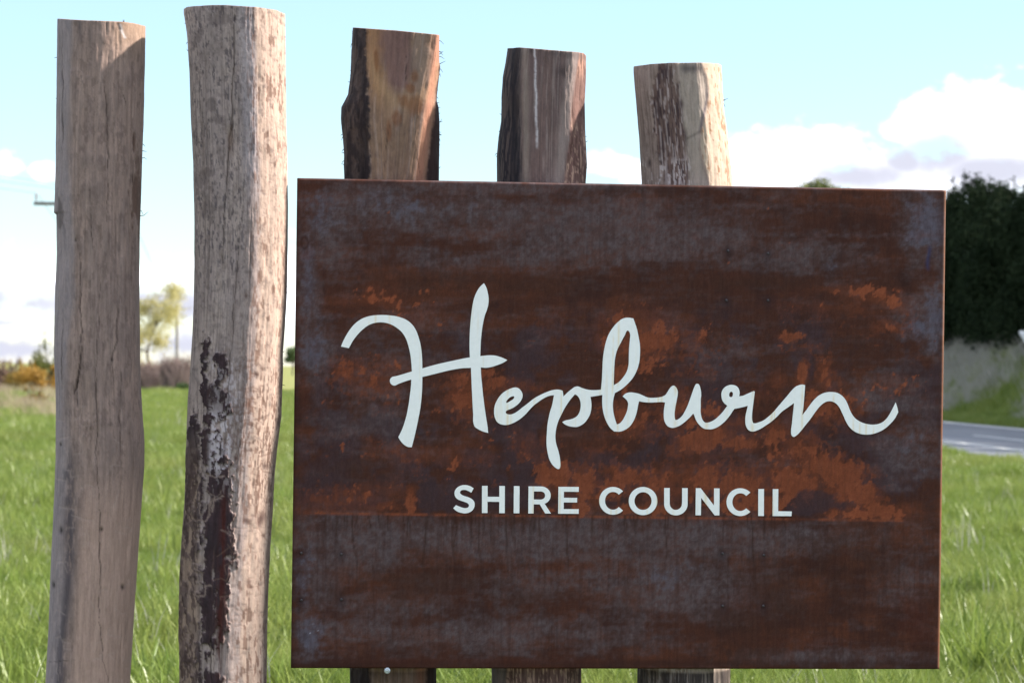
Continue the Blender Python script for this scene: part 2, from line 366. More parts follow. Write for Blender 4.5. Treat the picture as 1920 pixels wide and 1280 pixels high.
# orange fresh rust; cut off by a straight masking line near y = 965
OR = [(690, 560, 60, 22, .55), (730, 560, 20, 30, .5), (700, 545, 40, 14, .7), (760, 590, 60, 30, .35), (655, 700, 45, 26, .8), (700, 720, 60, 40, .65), (870, 545, 80, 12, .35), (880, 740, 46, 46, 1), (930, 718, 40, 14, .9), (905, 700, 30, 16, .8), (985, 725, 30, 10, .6), (820, 770, 24, 16, .5),
      (1190, 640, 60, 60, .95), (1160, 600, 26, 16, .9), (1250, 640, 70, 40, .7, 20), (1165, 700, 26, 40, .9), (1290, 660, 60, 50, .45), (1660, 560, 56, 16, 1, 28), (1610, 545, 70, 12, .8), (1570, 575, 100, 30, .35), (1700, 590, 20, 30, .6), (1670, 615, 46, 16, .6), (1480, 632, 26, 12, .9), (1500, 650, 40, 16, .5), (1505, 700, 12, 36, 1.1, 10), (1548, 700, 18, 36, 1, -14),
      (1460, 712, 14, 30, .6), (1420, 740, 20, 16, .5), (1325, 820, 70, 24, 1.1, -24), (1290, 830, 50, 20, 1, -26), (1390, 830, 40, 18, .9), (1260, 770, 50, 40, 1), (1180, 785, 60, 40, .8), (1310, 780, 60, 30, .8), (1460, 815, 40, 24, .8), (1555, 765, 60, 36, .95), (1500, 845, 50, 40, 1, -30), (1545, 875, 80, 34, 1.1, 10),
      (1480, 900, 60, 50, 1), (1580, 905, 70, 44, 1.0, 30), (1625, 935, 50, 30, 1.1, 40), (1650, 960, 60, 14, 1.2), (1600, 962, 60, 14, 1.1), (1050, 895, 36, 40, 1.1), (1095, 905, 40, 30, 1.1, 30), (1120, 930, 20, 20, .8), (1170, 900, 50, 40, .85), (1240, 910, 40, 46, .9), (1310, 900, 60, 50, .8), (1400, 915, 60, 46, 1), (1440, 940, 40, 24, 1.1),
      (1370, 945, 60, 16, .8), (1230, 955, 50, 14, .9), (1170, 955, 40, 12, .8), (1090, 955, 24, 16, .9), (1030, 955, 30, 10, .7), (640, 935, 100, 26, .55), (610, 962, 40, 8, 1), (770, 940, 10, 26, 1), (720, 950, 60, 20, .45), (985, 850, 26, 20, .5), (1015, 875, 22, 20, .9), (860, 860, 80, 40, .3), (1000, 840, 60, 30, .4), (760, 850, 120, 20, .45), (700, 830, 20, 14, .6), (1130, 850, 60, 30, .55), (1690, 720, 40, 16, .3)]
o_ = blobs(OR); cut = 964 + (X - 600) * .0125
inside = sstep(cut - Y, -1.2, 1.2)
torn = fbm((X + Y * .35) / 13, (Y - X * .18) / 22, 61, 6, .68); tbig = fbm((X + Y * .3) / 46, (Y - X * .2) / 40, 64, 3, .6)
om = sstep(o_ + (torn - .5) * 2.0 + (tbig - .5) * 1.6 + (f_f - .5) * .7, .27, .47)
right_edge = sstep((1698 - np.maximum(0, (965 - Y)) * .82 * sstep(Y, 800, 850)) - X + (f_f - .5) * 26, -4, 6)
om = om * inside * np.where(Y > 820, right_edge, 1.0)
oc = orange * (.75 + .5 * fbm(X / 40, Y / 40, 71, 5)[..., None])
C = C * (1 - (om * .84)[..., None]) + oc * (om * .84)[..., None]
om2 = sstep(o_ + (f_s - .5) * 1.8 + (f_h - .5), -.5, .4) * inside * .40
lay(om2 * (1 - om), orange2)
spk = sstep(fbm(X / 9, Y / 9, 81, 3, .6) + .35 * (o_ + .2), .62, .72) * mid * .5
lay(spk * inside, orange2)
lay(sstep(blobs([(1520, 940, 60, 26), (1500, 955, 40, 14), (850, 945, 80, 26, .9), (800, 930, 30, 40, .9), (1180, 860, 100, 40, .6), (820, 790, 140, 60, .5), (1290, 780, 40, 20, .6), (1650, 780, 40, 30, .5)]) + (f_s - .5) * 1.2, .05, .35) * .75, plum * .85)
# bright seam at the masking line, with rust drips under it
ln = np.exp(-((Y - cut + 2.2) / 2.2) ** 2) * sstep(X, 595, 612) * sstep(X, 1698, 1690) * (.25 + .75 * sstep(fbm(X / 18, X * 0, 91, 4), .36, .56))
lay(ln * .85, orange * .95)
rd_ = np.random.RandomState(12)
drip = np.zeros(hs)
for k in range(64):
    x0 = rd_.uniform(610, 1480) if k > 12 else [632, 660, 662, 763, 800, 848, 898, 921, 950, 1062, 1250, 1410, 855][k]
    ln_ = rd_.uniform(15, 50) if k > 12 else rd_.uniform(60, 130)
    wd = rd_.uniform(1.0, 2.4); xx = x0 + 2.5 * (vnoise(Y / 22, Y * 0 + k, 101) - .5) * 2 + (Y - 965) * rd_.uniform(-.06, .06)
    drip = np.maximum(drip, np.exp(-((X - xx) / wd) ** 2) * sstep(Y, 962, 968) * sstep(Y, 968 + ln_ * 1.3, 968 + ln_ * .4))
lay(drip * .7, srgb((48, 30, 24)))
vs = sstep(fbm(X / 5, Y / 120, 111, 4, .6), .50, .72)
vs2 = sstep(fbm(X / 3.2, Y / 170, 116, 3, .6), .54, .72)
lay(vs * sstep(Y, 960, 990) * .34, deep); lay(vs * sstep(Y, 560, 480) * .22, deep); lay(vs2 * .18, srgb((74, 50, 44))); lay(vs * mid * .15, deep)
# stains round the screws
SCREWS = [(1362, 563), (1440, 563), (1355, 1037), (1432, 1040), (1355, 1135), (1431, 1135), (565, 1036), (640, 1038), (565, 1124), (640, 1123), (1365, 470), (1440, 475)]
st = np.zeros(hs)
for (x, y) in SCREWS: st = np.maximum(st, np.exp(-(np.hypot(X - x, (Y - y) * np.where(Y > y, .45, 1)) / 8) ** 2))
lay(st * .55, srgb((36, 28, 34)))
ring = np.exp(-((np.hypot((X - 571) / 6.5, (Y - 455) / 11) - 1) / .28) ** 2)
lay(ring * .75, srgb((50, 24, 18)))
spek = (f_p > .9965) * sstep(X, 640, 560) * sstep(Y, 1160, 1180)
lay(spek * .8, srgb((150, 155, 175)))
ed = np.maximum(sstep(X, 566, 554), sstep(X, 1752, 1766)) * .35 * sstep(f_s, .3, .6)
lay(ed, deep); lay(np.exp(-((Y - 1243) / 7) ** 2) * .5, deep)
lay(np.exp(-((X - 1741 - 2 * np.sin(Y / 9)) / 3.5) ** 2) * sstep(Y, 455, 470) * sstep(Y, 512, 498) * .8, srgb((50, 52, 84)))
C *= np.array([1.08, 1.0, .94]) * (.86 + .28 * f_f)[..., None] * (.93 + .14 * f_p)[..., None]

dz = .0016 * (fbm(U * 3 + 5, Vv * 3 + 5, 121, 3) - .5)
SVt = np.stack([U, Vv, dz], -1).reshape(-1, 3); SI = np.arange(U.size).reshape(hs)
SQ = [np.stack([SI[:-1, :-1], SI[:-1, 1:], SI[1:, 1:], SI[1:, :-1]], -1).reshape(-1, 4)]
loop = np.concatenate([SI[0, :-1], SI[:-1, -1], SI[-1, :0:-1], SI[:0:-1, 0]])
lp = SVt[loop]; lc = C.reshape(-1, 3)[loop]
ox = np.where(lp[:, 0] > gu[-1] - 1e-6, 1, np.where(lp[:, 0] < gu[0] + 1e-6, -1, 0.0)); oy = np.where(lp[:, 1] > gv[-1] - 1e-6, 1, np.where(lp[:, 1] < gv[0] + 1e-6, -1, 0.0))
VV, CC, base = [SVt], [C.reshape(-1, 3)], loop
rings = [(BEV * math.sin(a), -BEV * (1 - math.cos(a))) for a in (R(30), R(60), R(90))] + [(BEV, -ST), (BEV - .02, -ST), (BEV - .02, -.012)]
ek_ = np.where(ox > 0, .42, .0)[:, None]; edgec = np.clip(lc * (1 - ek_) + srgb((150, 104, 74)) * ek_, 0, 1)  # right rim painted lighter: bare orange edge plus the sun it catches
cnt = len(SVt); L_ = len(loop)
for k, (o, d) in enumerate(rings):
    ring_ = lp.copy(); ring_[:, 0] += ox * o; ring_[:, 1] += oy * o * (1 if k > 2 else .45); ring_[:, 2] = lp[:, 2] * (k < 2) + d
    VV.append(ring_); CC.append(edgec if k < 4 else lc)
    new = cnt + np.arange(L_); cnt += L_
    SQ.append(np.stack([np.roll(base, -1), base, new, np.roll(new, -1)], -1)); base = new
cen = np.array([[0, SH / 2, -.012]]); VV.append(cen); CC.append(np.array([deep]))
ST_ = np.stack([np.roll(base, -1), base, np.full(L_, cnt)], -1)
sm, n, b = mat('rusted_steel')
at_ = n.new('ShaderNodeAttribute', attribute_name='paint'); t = n.new('ShaderNodeTexCoord').outputs['Object']
g1 = n.noise(t, 420, 4, .6); g2 = n.noise(n.scale(t, (1, .3, 1)), 160, 4, .6)
f = n.m('ADD', n.ramp(g1, .3, .7, -.16, .16, False), n.ramp(g2, .3, .7, .88, 1.12, False))
cb = n.new('ShaderNodeCombineColor')
for i in range(3): n.link(f, cb.inputs[i])
n.link(n.mix(1.0, at_.outputs['Color'], cb.outputs[0], 'MULTIPLY'), b.inputs['Base Color'])
b.inputs['Roughness'].default_value = .72; b.inputs['Specular IOR Level'].default_value = .16
bp = n.new('ShaderNodeBump'); bp.inputs['Strength'].default_value = .25; bp.inputs['Distance'].default_value = .0015
n.link(g2, bp.inputs['Height']); n.link(bp.outputs[0], b.inputs['Normal'])
mk('panel', np.concatenate(VV), np.concatenate(SQ), ST_, np.concatenate(CC), sm, sign)

# ---- lettering, traced outlines (photo pixels)
def Z(ox, oy, s, pts): return [(ox + p[0] / s, oy + p[1] / s) + ((1,) if len(p) > 2 else ()) for p in pts]
def smooth(pts, sub=5):
    n_ = len(pts); out = []
    P_ = [np.array(p[:2], float) for p in pts]; K = [len(p) > 2 for p in pts]
    for i in range(n_):
        p0, p1, p2, p3 = P_[i - 1], P_[i], P_[(i + 1) % n_], P_[(i + 2) % n_]
        d = np.linalg.norm(p2 - p1)
        def tan(a, b_, c_):
            la, lb = np.linalg.norm(b_ - a) + 1e-6, np.linalg.norm(c_ - b_) + 1e-6
            v = (b_ - a) / la * lb + (c_ - b_) / lb * la
            return v / (np.linalg.norm(v) + 1e-9)
        m1 = (p2 - p1) / (d + 1e-9) if K[i] else tan(p0, p1, p2)
        m2 = (p2 - p1) / (d + 1e-9) if K[(i + 1) % n_] else tan(p1, p2, p3)
        for k in range(sub):
            t = k / sub
            out.append((2 * t**3 - 3 * t**2 + 1) * p1 + (t**3 - 2 * t**2 + t) * d * m1 + (-2 * t**3 + 3 * t**2) * p2 + (t**3 - t**2) * d * m2)
    return np.array(out)
c = 1
H_ = Z(620, 510, 3.3694, [(65,470,c),(75,445),(95,405),(125,358),(160,320),(200,293),(250,277),(310,271),(370,273),(430,283),(475,300),(512,328),(535,360),(555,410),(568,460),(575,510),(578,560),(579,608,c),(640,590),(700,575),(770,560),(830,547),(879,538,c),(877,480),(878,400),(882,330),(888,270),(896,210),(906,165),(920,130),(940,97),(968,70,c),(982,95),(992,130),(998,170),(995,205),(988,235),(975,270),(964,315),(955,370),(949,430),(946,490),(945,530,c),(1000,525),(1040,527),(1070,535),(1095,545),(1116,555,c),(1090,572),(1050,588),(1010,600),(975,604),(948,601,c),(951,660),(957,720),(963,780),(972,850),(982,920),(990,970),(995,1015,c),(960,1005),(930,990),(910,975),(902,955),(900,900),(896,830),(892,750),(889,680),(886,604,c),(830,607),(760,618),(680,637),(620,652),(579,662,c),(578,720),(574,790),(566,860),(553,930),(538,1000),(524,1060),(512,1105,c),(490,1103),(465,1090),(445,1070),(427,1042,c),(452,990),(475,920),(490,850),(500,780),(507,720),(509,678,c),(470,690),(430,705),(400,716),(385,710),(375,695),(376,675),(388,662),(410,657),(450,646),(480,637),(513,627,c),(509,570),(503,520),(492,470),(475,420),(450,380),(415,350),(375,328),(330,318),(285,320),(240,335),(205,360),(170,395),(140,435),(115,480,c)])
Z1 = lambda p: Z(910, 710, 12.8, p)
Z2 = lambda p: Z(1010, 710, 7.113, p)
Z3 = lambda p: Z(1110, 590, 5.565, p)
Z4 = lambda p: Z(1190, 705, 11.636, p)
Z5 = lambda p: Z(1310, 705, 10.667, p)
Z6 = lambda p: Z(1410, 710, 6.62, p)
W_ = (Z1([(490,785),(520,755),(600,725),(700,670),(800,590),(860,510),(890,430),(890,360),(865,300),(820,245),(770,212),(710,205),(620,225),(510,275),(420,335),(340,420),(280,510),(235,610),(212,710),(208,800),(215,880),(240,960),(280,1030),(340,1075),(420,1100),(500,1105),(580,1090),(660,1060),(740,1020),(820,970),(900,905),(970,840),(1050,750),(1150,645),(1260,560),(1360,490),(1460,435),(1560,400)])
  + Z2([(203,217,c),(190,290),(175,360),(150,440),(130,530),(115,620),(108,720),(103,820),(108,920),(122,1000),(145,1080),(180,1140),(220,1180),(255,1200),(275,1197),(287,1170),(288,1110),(280,1040),(262,960),(240,890),(225,820),(222,750),(228,690),(245,610),(270,540),(300,480),(340,400),(380,335),(430,265),(482,205,c),(510,220),(535,250),(552,290),(560,350),(555,400),(540,450),(510,495),(470,522),(420,540),(350,555),(313,575,c),(340,600),(390,625),(450,638),(520,637),(560,620),(610,585),(650,535),(680,480),(697,420),(703,350),(698,290),(690,240,c),(750,230),(800,222),(848,213,c)])
  + Z3([(105,900),(108,960),(118,1020),(135,1080),(160,1135),(190,1180),(230,1215,c),(290,1217),(340,1200),(390,1165),(430,1110),(455,1050),(472,985),(482,930)])
  + Z4([(95,545,c),(170,560),(260,570),(370,573),(480,567),(580,562),(662,572,c),(648,650),(636,740),(632,830),(635,910),(650,980),(680,1045),(720,1090),(770,1115),(830,1125),(890,1112),(960,1085),(1040,1035),(1120,970),(1200,895),(1275,812,c),(1295,850),(1320,920),(1360,1000),(1410,1060),(1460,1110),(1520,1145)])
  + Z5([(180,1058),(250,1060),(320,1040),(400,1000),(480,940),(560,860),(630,770),(690,680),(712,652,c),(800,635),(890,615),(980,590,c),(965,660),(945,740),(932,820),(930,900),(937,970),(960,1030),(1000,1080),(1050,1102),(1110,1100),(1180,1075),(1260,1035),(1350,975)])
  + Z6([(230,535),(300,475),(370,405),(440,355),(490,320),(520,298,c),(512,380),(503,460),(493,560),(483,650),(490,700),(510,718),(550,700),(600,650),(660,575),(720,500),(780,415),(840,340),(890,298),(940,278),(990,280),(1040,305),(1080,350),(1110,410),(1140,475),(1170,540),(1210,600),(1260,645),(1320,675),(1400,690),(1480,685),(1560,662),(1640,620),(1710,560),(1770,490),(1812,412,c),(1800,350),(1780,292,c),(1745,365),(1710,430),(1670,490),(1620,535),(1560,560),(1490,567),(1420,558),(1340,530),(1280,490),(1240,440),(1210,380),(1185,315),(1155,255),(1110,205),(1050,172),(980,162),(900,172),(830,205),(770,258),(720,320),(670,390),(620,452,c),(632,380),(640,300),(648,200),(657,78,c),(630,70),(590,75),(540,97),(490,145),(440,205),(380,275),(320,345),(260,415),(200,470),(130,520)])
  + Z5([(1200,920),(1130,940),(1085,935,c),(1068,880),(1063,800),(1070,700),(1082,600),(1095,500),(1108,400),(1119,308,c),(1100,297,c),(1030,325),(950,360),(880,390),(805,400,c),(815,350),(813,300),(795,245),(755,200),(700,177),(640,172),(570,190),(510,230),(470,285),(452,350),(455,420),(475,490),(515,545),(570,590,c),(520,660),(460,735),(390,805),(320,865),(250,905),(185,925),(140,928),(100,905),(65,850),(45,780),(36,700),(38,600)])
  + Z4([(1440,490),(1447,430),(1445,350),(1430,260),(1410,200),(1380,165),(1345,165),(1320,195),(1290,260),(1250,370),(1215,470),(1180,570),(1140,670),(1090,770),(1040,855),(980,915),(920,950),(885,955,c),(872,900),(868,820),(878,720),(895,620),(918,500),(935,400),(935,320),(915,265),(885,225),(845,203),(800,225),(750,285),(710,350),(670,405),(610,440),(540,458),(450,468),(350,470),(260,455),(180,420),(100,385)])
  + Z3([(445,813),(400,808),(350,820),(318,850,c),(340,868),(362,890),(375,920),(373,960),(362,1010),(340,1060),(305,1115),(285,1133),(258,1142,c),(240,1090),(225,1030),(217,960),(220,890),(238,815,c),(300,780),(370,720),(430,650),(470,570),(492,490),(500,400),(498,310),(485,230),(465,140),(430,38,c),(370,30),(320,40),(270,75),(220,130),(175,200),(145,280),(125,370),(112,470),(107,580),(102,680),(92,780,c)])
  + Z2([(750,150),(690,148),(630,138),(580,122),(515,100),(480,107),(440,135),(390,175),(328,235,c),(325,200),(318,158,c),(290,147),(240,142),(180,150),(120,170),(60,195)])
  + Z1([(1280,404),(1180,460),(1080,535),(980,615),(880,690),(780,770),(690,825),(620,850),(550,850),(505,830),(487,805)]))
HOLES = [Z1([(500,560),(530,500),(580,450),(640,420),(685,420),(690,450),(660,490),(600,530),(540,565),(510,575)]),
         Z3([(225,735,c),(228,640),(232,540),(240,450),(260,370),(300,290),(340,215),(375,165),(395,195),(395,250),(387,330),(383,430),(380,520),(362,590),(325,650),(280,700)]),
         Z5([(645,310),(680,330),(682,370),(665,410),(640,418),(610,400),(607,365),(620,325)])]
def arc(cx, cy, rx, ry, a0, a1, k=24):
    return [(cx + rx * math.cos(R(a)), cy + ry * math.sin(R(a))) for a in np.linspace(a0, a1, k)]
Z7 = lambda p: Z(840, 900, 7.385, [(x[0], x[1], 1) for x in p])
Z8 = lambda p: Z(1110, 900, 4.923, [(x[0], x[1], 1) for x in p])
def rect(x0, y0, x1, y1): return [(x0, y0), (x1, y0), (x1, y1), (x0, y1)]
def Cc(cx, cy, ro, ri, rv, riv): return arc(cx, cy, ro, rv, -44, -316, 40) + arc(cx, cy, ri, riv, -316, -44, 40)
Spt = Z(840, 900, 7.385, [(355,108,c),(300,77),(240,64),(170,75),(115,112),(90,165),(97,220),(130,258),(185,283),(235,300),(275,320),(290,345),(280,370),(250,382),(205,378),(160,362),(110,342,c),(72,385,c),(120,425),(180,448),(240,455),(300,440),(345,405),(368,350),(362,295),(330,258),(280,232),(225,215),(185,195),(165,170),(175,145),(205,132),(245,133),(280,147),(322,170,c)])
LET = [('s', [smooth(Spt)]),
       ('h', [Z7([(470,75),(548,75),(548,225),(710,227),(710,76),(787,77),(785,452),(708,452),(709,296),(546,294),(546,450),(469,450)])]),
       ('i', [Z7([(911,78),(990,79),(987,454),(908,453)])]),
       ('r', [Z7([(1114,82),(1290,84)] + arc(1290, 207, 131, 123, -80, 62, 16) + [(1335,318),(1424,457),(1345,457),(1268,331),(1186,330),(1184,457),(1110,457)]), Z7([(1188,152),(1286,153)] + arc(1284, 209, 60, 56, -88, 88, 14) + [(1284,265),(1187,264)])]),
       ('e', [Z7([(1528,88),(1810,90),(1809,158),(1604,156),(1603,240),(1787,241),(1786,305),(1602,304),(1601,396),(1809,397),(1808,461),(1524,460)])]),
       ('c', [Z8(Cc(193, 188, 128, 74, 128, 82))]),
       ('o', [Z8(arc(470, 190, 132, 130, 0, 353, 48)), Z8(arc(470, 190, 79, 82, 0, 353, 40))]),
       ('u', [Z8([(665,70),(716,70),(716,215)] + arc(773, 212, 57, 60, 178, 2, 16) + [(830,215),(831,71),(882,71),(881,220)] + arc(773, 218, 108, 104, 2, 178, 20) + [(665,220)])]),
       ('n', [Z8([(957,72),(1002,72),(1125,232),(1125,73),(1176,74),(1174,322),(1131,322),(1006,160),(1004,321),(954,321)])]),
       ('c', [Z8(Cc(1368, 200, 128, 74, 128, 82))]),
       ('i', [Z8([(1534,79),(1586,79),(1585,328),(1532,327)])]),
       ('l', [Z8([(1667,80),(1718,80),(1716,284),(1842,286),(1840,329),(1665,328)])])]
wm, n, b = mat('white_sign_paint'); t = n.new('ShaderNodeTexCoord').outputs['Object']
s1 = n.noise(n.scale(t, (1, .05, 1)), 110, 3, .6); s2 = n.noise(n.scale(t, (1, .12, 1)), 14, 3)
stn = n.m('MULTIPLY', n.ramp(s1, .54, .70), n.ramp(s2, .40, .58)); grn = n.noise(t, 90, 4)
c_ = n.mix(n.ramp(grn, .3, .7), (.86, .875, .86, 1), (.90, .91, .895, 1)); c_ = n.mix(n.m('MULTIPLY', stn, .22), c_, (.78, .62, .34, 1))
sx = n.new('ShaderNodeSeparateXYZ'); n.link(t, sx.inputs[0]); tot = None
for (x_, wd_) in ((952, 2.6), (958, 1.5), (1125, 2.5), (1148, 1.6), (1158, 2.2), (1240, 2.4), (1266, 3.2), (1325, 3.4), (1411, 3.0), (1447, 2.6), (1452, 1.5), (1504, 2.0), (1562, 2.2), (1600, 2.0), (1612, 1.6), (1624, 1.8), (1638, 1.6), (702, 2.2), (728, 2.0), (690, 1.5), (1002, 2.0), (1052, 1.6), (1216, 1.6), (1234, 1.8)):
    u_ = float(uv(np.array(float(x_)), np.array(760.))[0]); q_ = n.m('POWER', 2.718, n.m('MULTIPLY', n.m('POWER', n.m('MULTIPLY', n.m('SUBTRACT', sx.outputs[0], u_), 770.0 / wd_), 2.0), -1.0)); tot = q_ if tot is None else n.m('MAXIMUM', tot, q_)
tot = n.m('MULTIPLY', tot, n.ramp(n.noise(n.scale(t, (1, .6, 1)), 22, 3), .36, .60))
c_ = n.mix(n.m('MULTIPLY', tot, .45), c_, (.80, .60, .28, 1))
n.link(c_, b.inputs['Base Color']); b.inputs['Roughness'].default_value = .5; b.inputs['Specular IOR Level'].default_value = .3
def letter(name, outlines, label=None):
    cu = bpy.data.curves.new('outline', 'CURVE'); cu.dimensions = '2D'; cu.fill_mode = 'BOTH'; cu.extrude = .0009; cu.resolution_u = 1
    for pl in outlines:
        pl = np.array([p[:2] for p in pl]); u_, v_ = uv(pl[:, 0], pl[:, 1])
        s = cu.splines.new('POLY'); s.points.add(len(pl) - 1); s.use_cyclic_u = True
        for q, uu, vv in zip(s.points, u_, v_): q.co = (uu, vv, 0, 1)
    tmp = bpy.data.objects.new('outline', cu); COL.objects.link(tmp)
    me = bpy.data.meshes.new_from_object(tmp.evaluated_get(bpy.context.evaluated_depsgraph_get()))
    bpy.data.objects.remove(tmp); bpy.data.curves.remove(cu)
    me.name = name; me.materials.clear(); me.materials.append(wm); me.transform(Matrix.Translation((0, 0, .0018)))
    o = bpy.data.objects.new(name, me); COL.objects.link(o); o.parent = sign
    if label: o['label'] = label
    return o
letter('script_letter', [smooth(H_)], 'white brush script capital H of the shire name')
letter('script_lettering', [smooth(W_)] + [smooth(h) for h in HOLES], 'white brush script letters epburn joined in one stroke')
for nm, outl in LET: letter('letter', outl, 'white block capital ' + nm.upper())

# ---- screws on the face and the bolt on the bottom lip
scr_m = plain('rusty_screw_head', (.055, .045, .050), .55, .3, .3, 300)
bolt_m = plain('zinc_bolt', (.55, .60, .66), .35, .6, .15, 300)
sv, sq, stt = lathe([(.0001, .0022), (.0018, .0022), (.0030, .0016), (.0034, .0)], 10)
sc_mesh = None
for (x, y) in SCREWS:
    u_, v_ = uv(np.array(float(x)), np.array(float(y)))
    if sc_mesh is None:
        o = mk('screw', sv, sq, stt, mat=scr_m, parent=sign); sc_mesh = o.data
    else:
        o = bpy.data.objects.new('screw', sc_mesh); COL.objects.link(o); o.parent = sign
    o.location = (u_, v_, .0005)
u_, v_ = uv(np.array(726.), np.array(1256.))
bv = lathe([(.0001, .0060), (.0020, .0060), (.0026, .0052), (.0042, .0062), (.0068, .0052), (.0076, .0030), (.0076, -.004), (.0050, -.0042), (.0050, -.03)], 18)
o = mk('bolt', *bv, mat=bolt_m, parent=sign); o.location = (u_, v_, .001); o['label'] = 'silver bolt on the bottom lip of the panel'

# ------------------------------------------------------------------ timber posts
wood_m, n, b = mat('weathered_timber')
at_ = n.new('ShaderNodeAttribute', attribute_name='paint'); t = n.new('ShaderNodeTexCoord').outputs['Object']
g1 = n.noise(n.scale(t, (1, 1, .09)), 130, 5, .6); g2 = n.noise(n.scale(t, (1, 1, .5)), 300, 3, .6)
f = n.m('ADD', n.ramp(g1, .28, .72, .80, 1.18, False), n.ramp(g2, .3, .7, -.08, .08, False))
cb = n.new('ShaderNodeCombineColor')
for i in range(3): n.link(f, cb.inputs[i])
n.link(n.mix(1.0, at_.outputs['Color'], cb.outputs[0], 'MULTIPLY'), b.inputs['Base Color'])
b.inputs['Roughness'].default_value = .85; b.inputs['Specular IOR Level'].default_value = .2
bp = n.new('ShaderNodeBump'); bp.inputs['Strength'].default_value = .35; bp.inputs['Distance'].default_value = .002
n.link(g1, bp.inputs['Height']); n.link(bp.outputs[0], b.inputs['Normal'])
fib_m = plain('bark_fibre_dark', (.045, .034, .030), .9)

def closed_profile(ctrl, tq):
    """ctrl: closed list of (X, Y) starting at the left extreme and running over the front; tq in [0, len)"""
    P_ = np.array(ctrl, float); n_ = len(P_); i = np.floor(tq).astype(int) % n_; t = (tq % 1)[:, None]
    p0, p1, p2, p3 = P_[i - 1], P_[i], P_[(i + 1) % n_], P_[(i + 2) % n_]
    k = .38
    m1, m2 = k * (p2 - p0), k * (p3 - p1)
    return (2 * t**3 - 3 * t**2 + 1) * p1 + (t**3 - 2 * t**2 + t) * m1 + (-2 * t**3 + 3 * t**2) * p2 + (t**3 - t**2) * m2

